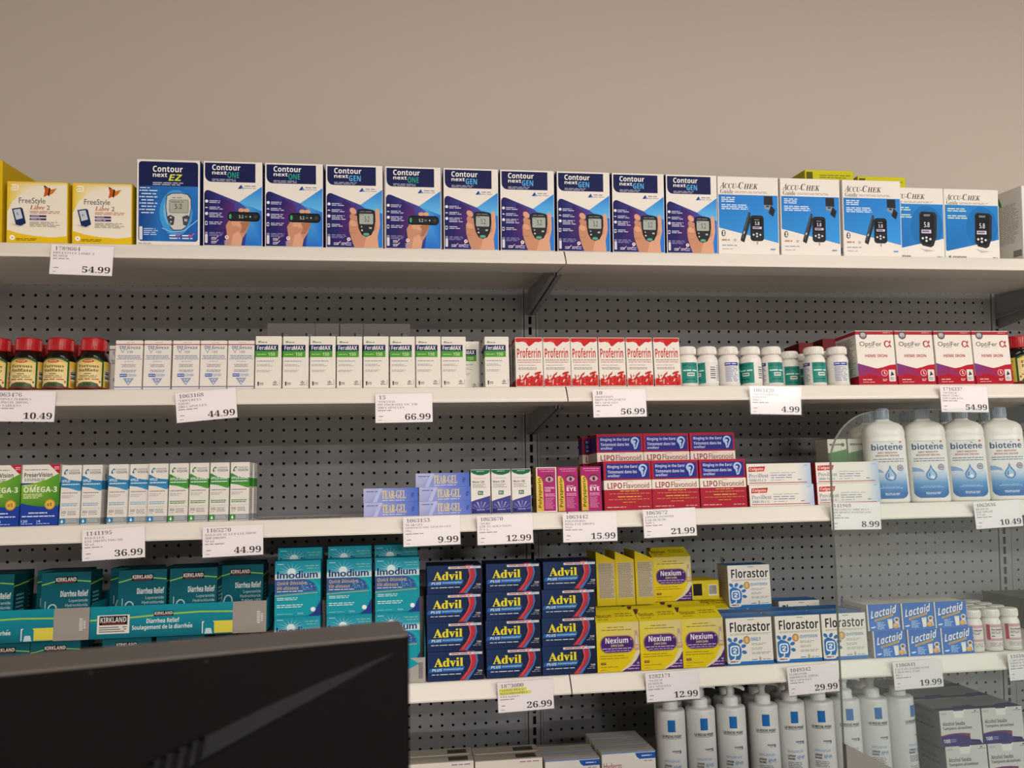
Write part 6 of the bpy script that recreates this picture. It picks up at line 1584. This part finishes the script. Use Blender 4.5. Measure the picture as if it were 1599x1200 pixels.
def side_swab(a):
    a.M(0.1, 0.06, 0.9, 0.14, 1, '6A6A78').T('Alcohol Swabs', 0.10, 0.30, 0.70, 0.42, '5A5A66', 'b').M(0.1, 0.48, 0.8, 0.6, 1, '5A5A66', 0.1).R(0.62, 0.66, 0.9, 0.92, '8A8A90')
def top_swab(a):
    a.R(0, 0.0, 1, 0.80, '8C8C8E').R(0.0, 0.80, 1, 1, '3A3470').P([(0.5, 0.72), (0.95, 0.66), (1, 0.8), (0.5, 0.8)], '3A3470')
swab = carton_mesh('carton', 0.0885, 0.0672, 0.085, art_swab, 'CFCDC8', '8A8C92', '8C8C8E', side_swab, top_swab, 6)
x0 = at(1507, 1140, YF).x
for c in range(2):
    for n in range(2):
        for rw in range(3):
            lb = ('white and purple swab carton, %s tier, %s stack' % (('lower', 'upper')[n], ('inner', 'outer')[c])) if rw == 0 else 'swab carton in row %s back, %s tier, %s stack' % (ORD[rw], ('lower', 'upper')[n], ('inner', 'outer')[c])
            put(swab, 'swab_carton', 5, x0 + 0.0905 * c + (0.006 if n == 0 else 0) + 0.0, 0.001 + 0.0865 * rw, 0.0676 * n, 0.085, lb, 'carton', 'white and purple swab cartons')

def art_hyd(a):
    a.P([(0.62, 0.03), (1, 0.03), (1, 0.14), (0.70, 0.14), (0.65, 0.10)], '2458A8').M(0.74, 0.065, 0.93, 0.105, 1, 'C8D8F0', 0.02).R(0.0, 0.0, 1, 0.02, '5A86C4').M(0.78, 0.165, 0.95, 0.195, 1, '8A8A90', 0.02)
    a.T('Hyderm', 0.03, 0.18, 0.36, 0.33, '96383C').M(0.03, 0.36, 0.72, 0.40, 1, 'B07A74', 0.02).R(0.0, 0.44, 1, 0.45, 'C8A09A').M(0.05, 0.5, 0.8, 0.9, 7, 'A8A4A0')
def top_hyd(a):
    a.R(0.02, 0.03, 0.98, 0.06, '7A9CCC').R(0, 0.92, 1, 1, 'D8D4CC').M(0.6, 0.4, 0.9, 0.6, 1, 'A89A94')
x_ = at(984, 1180, YF).x
for c, (px, py) in enumerate(((984, 1178), (895.5, 1189.5))):
    up = at(px, py, YF).z - S5
    hm = carton_mesh('carton', 0.1025, up, 0.042, art_hyd, 'E2DDD4', 'D4CFC6', 'B8B4AE', None, top_hyd, 8)
    for rw in range((3, 2)[c]):
        put(hm, 'cream_carton', 5, at(px, 1185, YF).x - 0.001 * rw, 0.001 + 0.0435 * rw, 0.0, 0.042, ('white skin cream carton with a blue corner beside the pump bottles' if c == 0 else 'white skin cream carton with a blue corner, the lower of the two') if rw == 0 else 'white cream carton lid in row %s behind the %s blue-cornered carton' % (ORD[rw], ('higher', 'lower')[c]), 'carton', 'white and blue cream cartons')
def top_pl(a):
    a.R(0.62, 0.25, 0.92, 0.8, '4A4844').R(0, 0.9, 1, 1, 'D8D2C8')
for c, (pl, pr_, py) in enumerate(((742, 849, 1190.5), (636, 741, 1195.5))):
    up = at((pl + pr_) / 2, py, YF).z - S5
    wd = px_x(pr_, 1195) - px_x(pl, 1195) - 0.001
    pm_ = carton_mesh('carton', wd, up, 0.040, lambda a: a.M(0.66, 0.035, 0.95, 0.07, 1, '9A6A9A', 0.02).M(0.1, 0.3, 0.8, 0.8, 6, 'B0AAA4'), 'E0D9CC', 'D0C9BC', 'B0A99C', None, top_pl, 9)
    for rw in range(2):
        put(pm_, 'cream_carton', 5, (px_x(pl, 1195) + px_x(pr_, 1195)) / 2, 0.001 + 0.041 * rw, 0.0, 0.040, 'plain cream carton with a dark patch on its lid, %s row, %s the monitor' % (('front', 'back')[rw], ('away from', 'beside')[c]), 'carton', 'plain cream cartons')

# ------------------------------------------------------------------ service counter, monitor, acrylic screen (nearest the camera)
mb = MB()
mb.box(-0.3, 3.2, -1.72, -0.98, 0.90, 0.94)
mb.box(-0.25, 3.15, -1.66, -1.06, 0.0, 0.90)
tag(mb.build('service_counter', MT['counter']), 'dark counter standing between the camera and the shelves', 'counter')

A = at_depth(-90, 1057, 0.408)
B = at_depth(639, 994, 0.483)
zt = (A.z + B.z) / 2
ex = Vector((B.x - A.x, B.y - A.y, 0))
W = ex.length
ex.normalize()
ey = Vector((-ex.y, ex.x, 0))                             # away from the camera
mon = thing('monitor', 'black monitor seen from its back with a silver-grey top edge, in front of the shelves', 'monitor', ((A.x + B.x) / 2, (A.y + B.y) / 2, 0.94), math.atan2(ex.y, ex.x))
ztl, zbl, T_ = zt - 0.94, 0.105, 0.034
mb = MB()
def casing(z0, z1, y0, y1, x0, x1, ch):
    P = [(x0 + ch, y0), (x1 - ch, y0), (x1, y0 + ch), (x1, y1 - ch), (x1 - ch, y1), (x0 + ch, y1), (x0, y1 - ch), (x0, y0 + ch)]
    mb.prism(P, lambda x, y, t: (x, y, t), z0, z1)
casing(zbl, ztl - 0.0015, -0.0005, T_, -W / 2, W / 2, 0.0015)
cs_ = mb.build('back_cover', MT['black'], mon)
mb = MB()
casing(ztl - 0.0015, ztl, 0.0, T_ + 0.0005, -W / 2 + 0.0005, W / 2 - 0.0005, 0.0015)
mb.build('top_edge', MT['silver'], mon)
mb = MB()
mb.box(-W / 2 + 0.006, W / 2 - 0.006, T_, T_ + 0.0012, zbl + 0.006, ztl - 0.006)
mb.build('screen', MT['hole'], mon)
# moulded ridge with cooling slots across the back
def on_back(px, py):
    d = ray(px, py)
    n = Vector((ey.x, ey.y, 0))
    t = (A - CAM).dot(n) / d.dot(n)
    p = CAM + d * t - mon.location
    return p.dot(ex), p.z
mb = MB()
ol = [(612, 1020), (500, 1066), (420, 1103), (345, 1138), (300, 1195), (316, 1188), (430, 1118), (540, 1062)]
up = [on_back(x, y) for x, y in ((612, 1020), (500, 1066), (420, 1103), (345, 1138))]
dn = [on_back(x, y) for x, y in ((613, 1021), (540, 1064), (430, 1123), (320, 1180), (260, 1215))]
for i in range(40):                                      # a wedge: upper facet and lower facet
    pass
def lerp_line(L, f):
    x = L[0][0] + (L[-1][0] - L[0][0]) * f
    for (a, b), (c, d) in zip(L, L[1:]):
        lo, hi = min(a, c), max(a, c)
        if lo - 1e-9 <= x <= hi + 1e-9 and hi > lo:
            return x, b + (d - b) * (x - a) / (c - a)
    return x, L[-1][1]
top_l = [on_back(x, y) for x, y in ((613, 1020), (500, 1066), (420, 1102), (330, 1146), (240, 1190))]
bot_l = [on_back(x, y) for x, y in ((613, 1022), (520, 1077), (430, 1128), (330, 1184), (240, 1236))]
n = len(top_l)
for i in range(n - 1):
    (a, b), (c, d) = top_l[i], top_l[i + 1]
    (e, f), (g, h) = bot_l[i], bot_l[i + 1]
    m0, m1 = (e, f + (b - f) * 0.25), (g, h + (d - h) * 0.25)
    y0, y1 = -0.004 * (i / (n - 1)) - 0.0006, -0.004 * ((i + 1) / (n - 1)) - 0.0006
    mb.face([(a, -0.0006, b), (c, -0.0006, d), (m1[0], y1, m1[1]), (m0[0], y0, m0[1])])
    mb.face([(m0[0], y0, m0[1]), (m1[0], y1, m1[1]), (g, -0.0006, h), (e, -0.0006, f)])
rg = mb.build('ridge', MT['ridge'], mon)
for (x, y) in ((316, 1152), (297, 1162), (277, 1171), (257, 1181), (237, 1191)):
    mb = MB()
    a, b = on_back(x, y)
    c, d = on_back(x - 7, y + 34)
    mb.prism([(a - 0.0016, b), (c - 0.0016, d), (c + 0.0016, d), (a + 0.0016, b)], lambda p, q, t: (p, t, q), -0.0048, -0.0007)
    mb.build('cooling_slot', MT['black'], rg)
for (x, y) in ((142, 1050), (322, 1033)):
    mb = MB()
    a, b = on_back(x, y)
    mb.prism([(a + 0.0012 * math.cos(k), b + 0.0012 * math.sin(k)) for k in [math.pi * 2 * q / 12 for q in range(12)]][::-1], lambda p, q, t: (p, t, q), -0.0011, -0.0002)
    mb.build('screw_cover', MT['ridge'], mon)
mb = MB()
mb.box(-0.03, 0.03, T_ * 0.4, T_ * 0.4 + 0.018, 0.012, zbl + 0.02)
mb.build('neck', MT['black'], mon)
mb = MB()
mb.box(-0.1, 0.1, -0.07, 0.09, 0.0, 0.012)
mb.build('foot', MT['black'], mon)

# acrylic protective screen standing on the counter
AD = 1.02
TL = at_depth(1296, 647, AD)
def scr(px, py):
    d = ray(px, py)
    return CAM + d * ((TL - CAM).y / d.y)
pB = scr(1320, 1260)
ang = math.radians(1.6)
oc = scr(1299, 760)
Wd, top_z = 1.05, scr(1420, 641).z
sc_ = thing('acrylic_screen', 'clear acrylic screen with a rounded corner, standing before the mouthwash bottles', 'protective screen', (oc.x + Wd / 2, oc.y, 0.94), 0)
hs = top_z - 0.94
x0, x1 = -Wd / 2, Wd / 2
rr = 0.066
lean = 0.022
def sl(x, z):                                             # the sheet stands slightly askew
    return (x + (hs - 0.12 - z) * lean, 0, max(z + (x - x0 - 0.1) * lean, 0.0))
outl = [(x0, 0.0), (x1, 0.0), (x1, hs)]
outl += [(x0 + rr - rr * math.sin(math.radians(q)), hs - rr + rr * math.cos(math.radians(q))) for q in range(0, 91, 6)]
mb = MB()
ed = MB()
th = 0.0052
N = len(outl)
pts = [sl(*p) for p in outl]
mb.face([(x, -th / 2, z) for x, y, z in pts])
mb.build('sheet', MT['acrylic'], sc_)
for i in range(N):
    a, b = pts[i], pts[(i + 1) % N]
    ed.face([(a[0], -th / 2, a[2]), (a[0], th / 2, a[2]), (b[0], th / 2, b[2]), (b[0], -th / 2, b[2])])
ed.build('polished_edge', MT['acrylic_edge'], sc_)
# grey gusset foot
mb = MB()
def rel(px, py):
    p = scr(px, py) - sc_.location
    return p.x, p.z
g = [rel(1313, 1158), rel(1316, 1300), rel(1560, 1300), rel(1394, 1200)]
g = [(g[0][0], g[0][1]), (g[0][0] + 0.004, 0.0), (g[0][0] + 0.30, 0.0), (g[3][0], g[3][1])]
mb.prism(g, lambda x, z, t: (x, t, z), -0.012, -0.004)
mb.build('gusset_foot', MT['greyplate'], sc_)
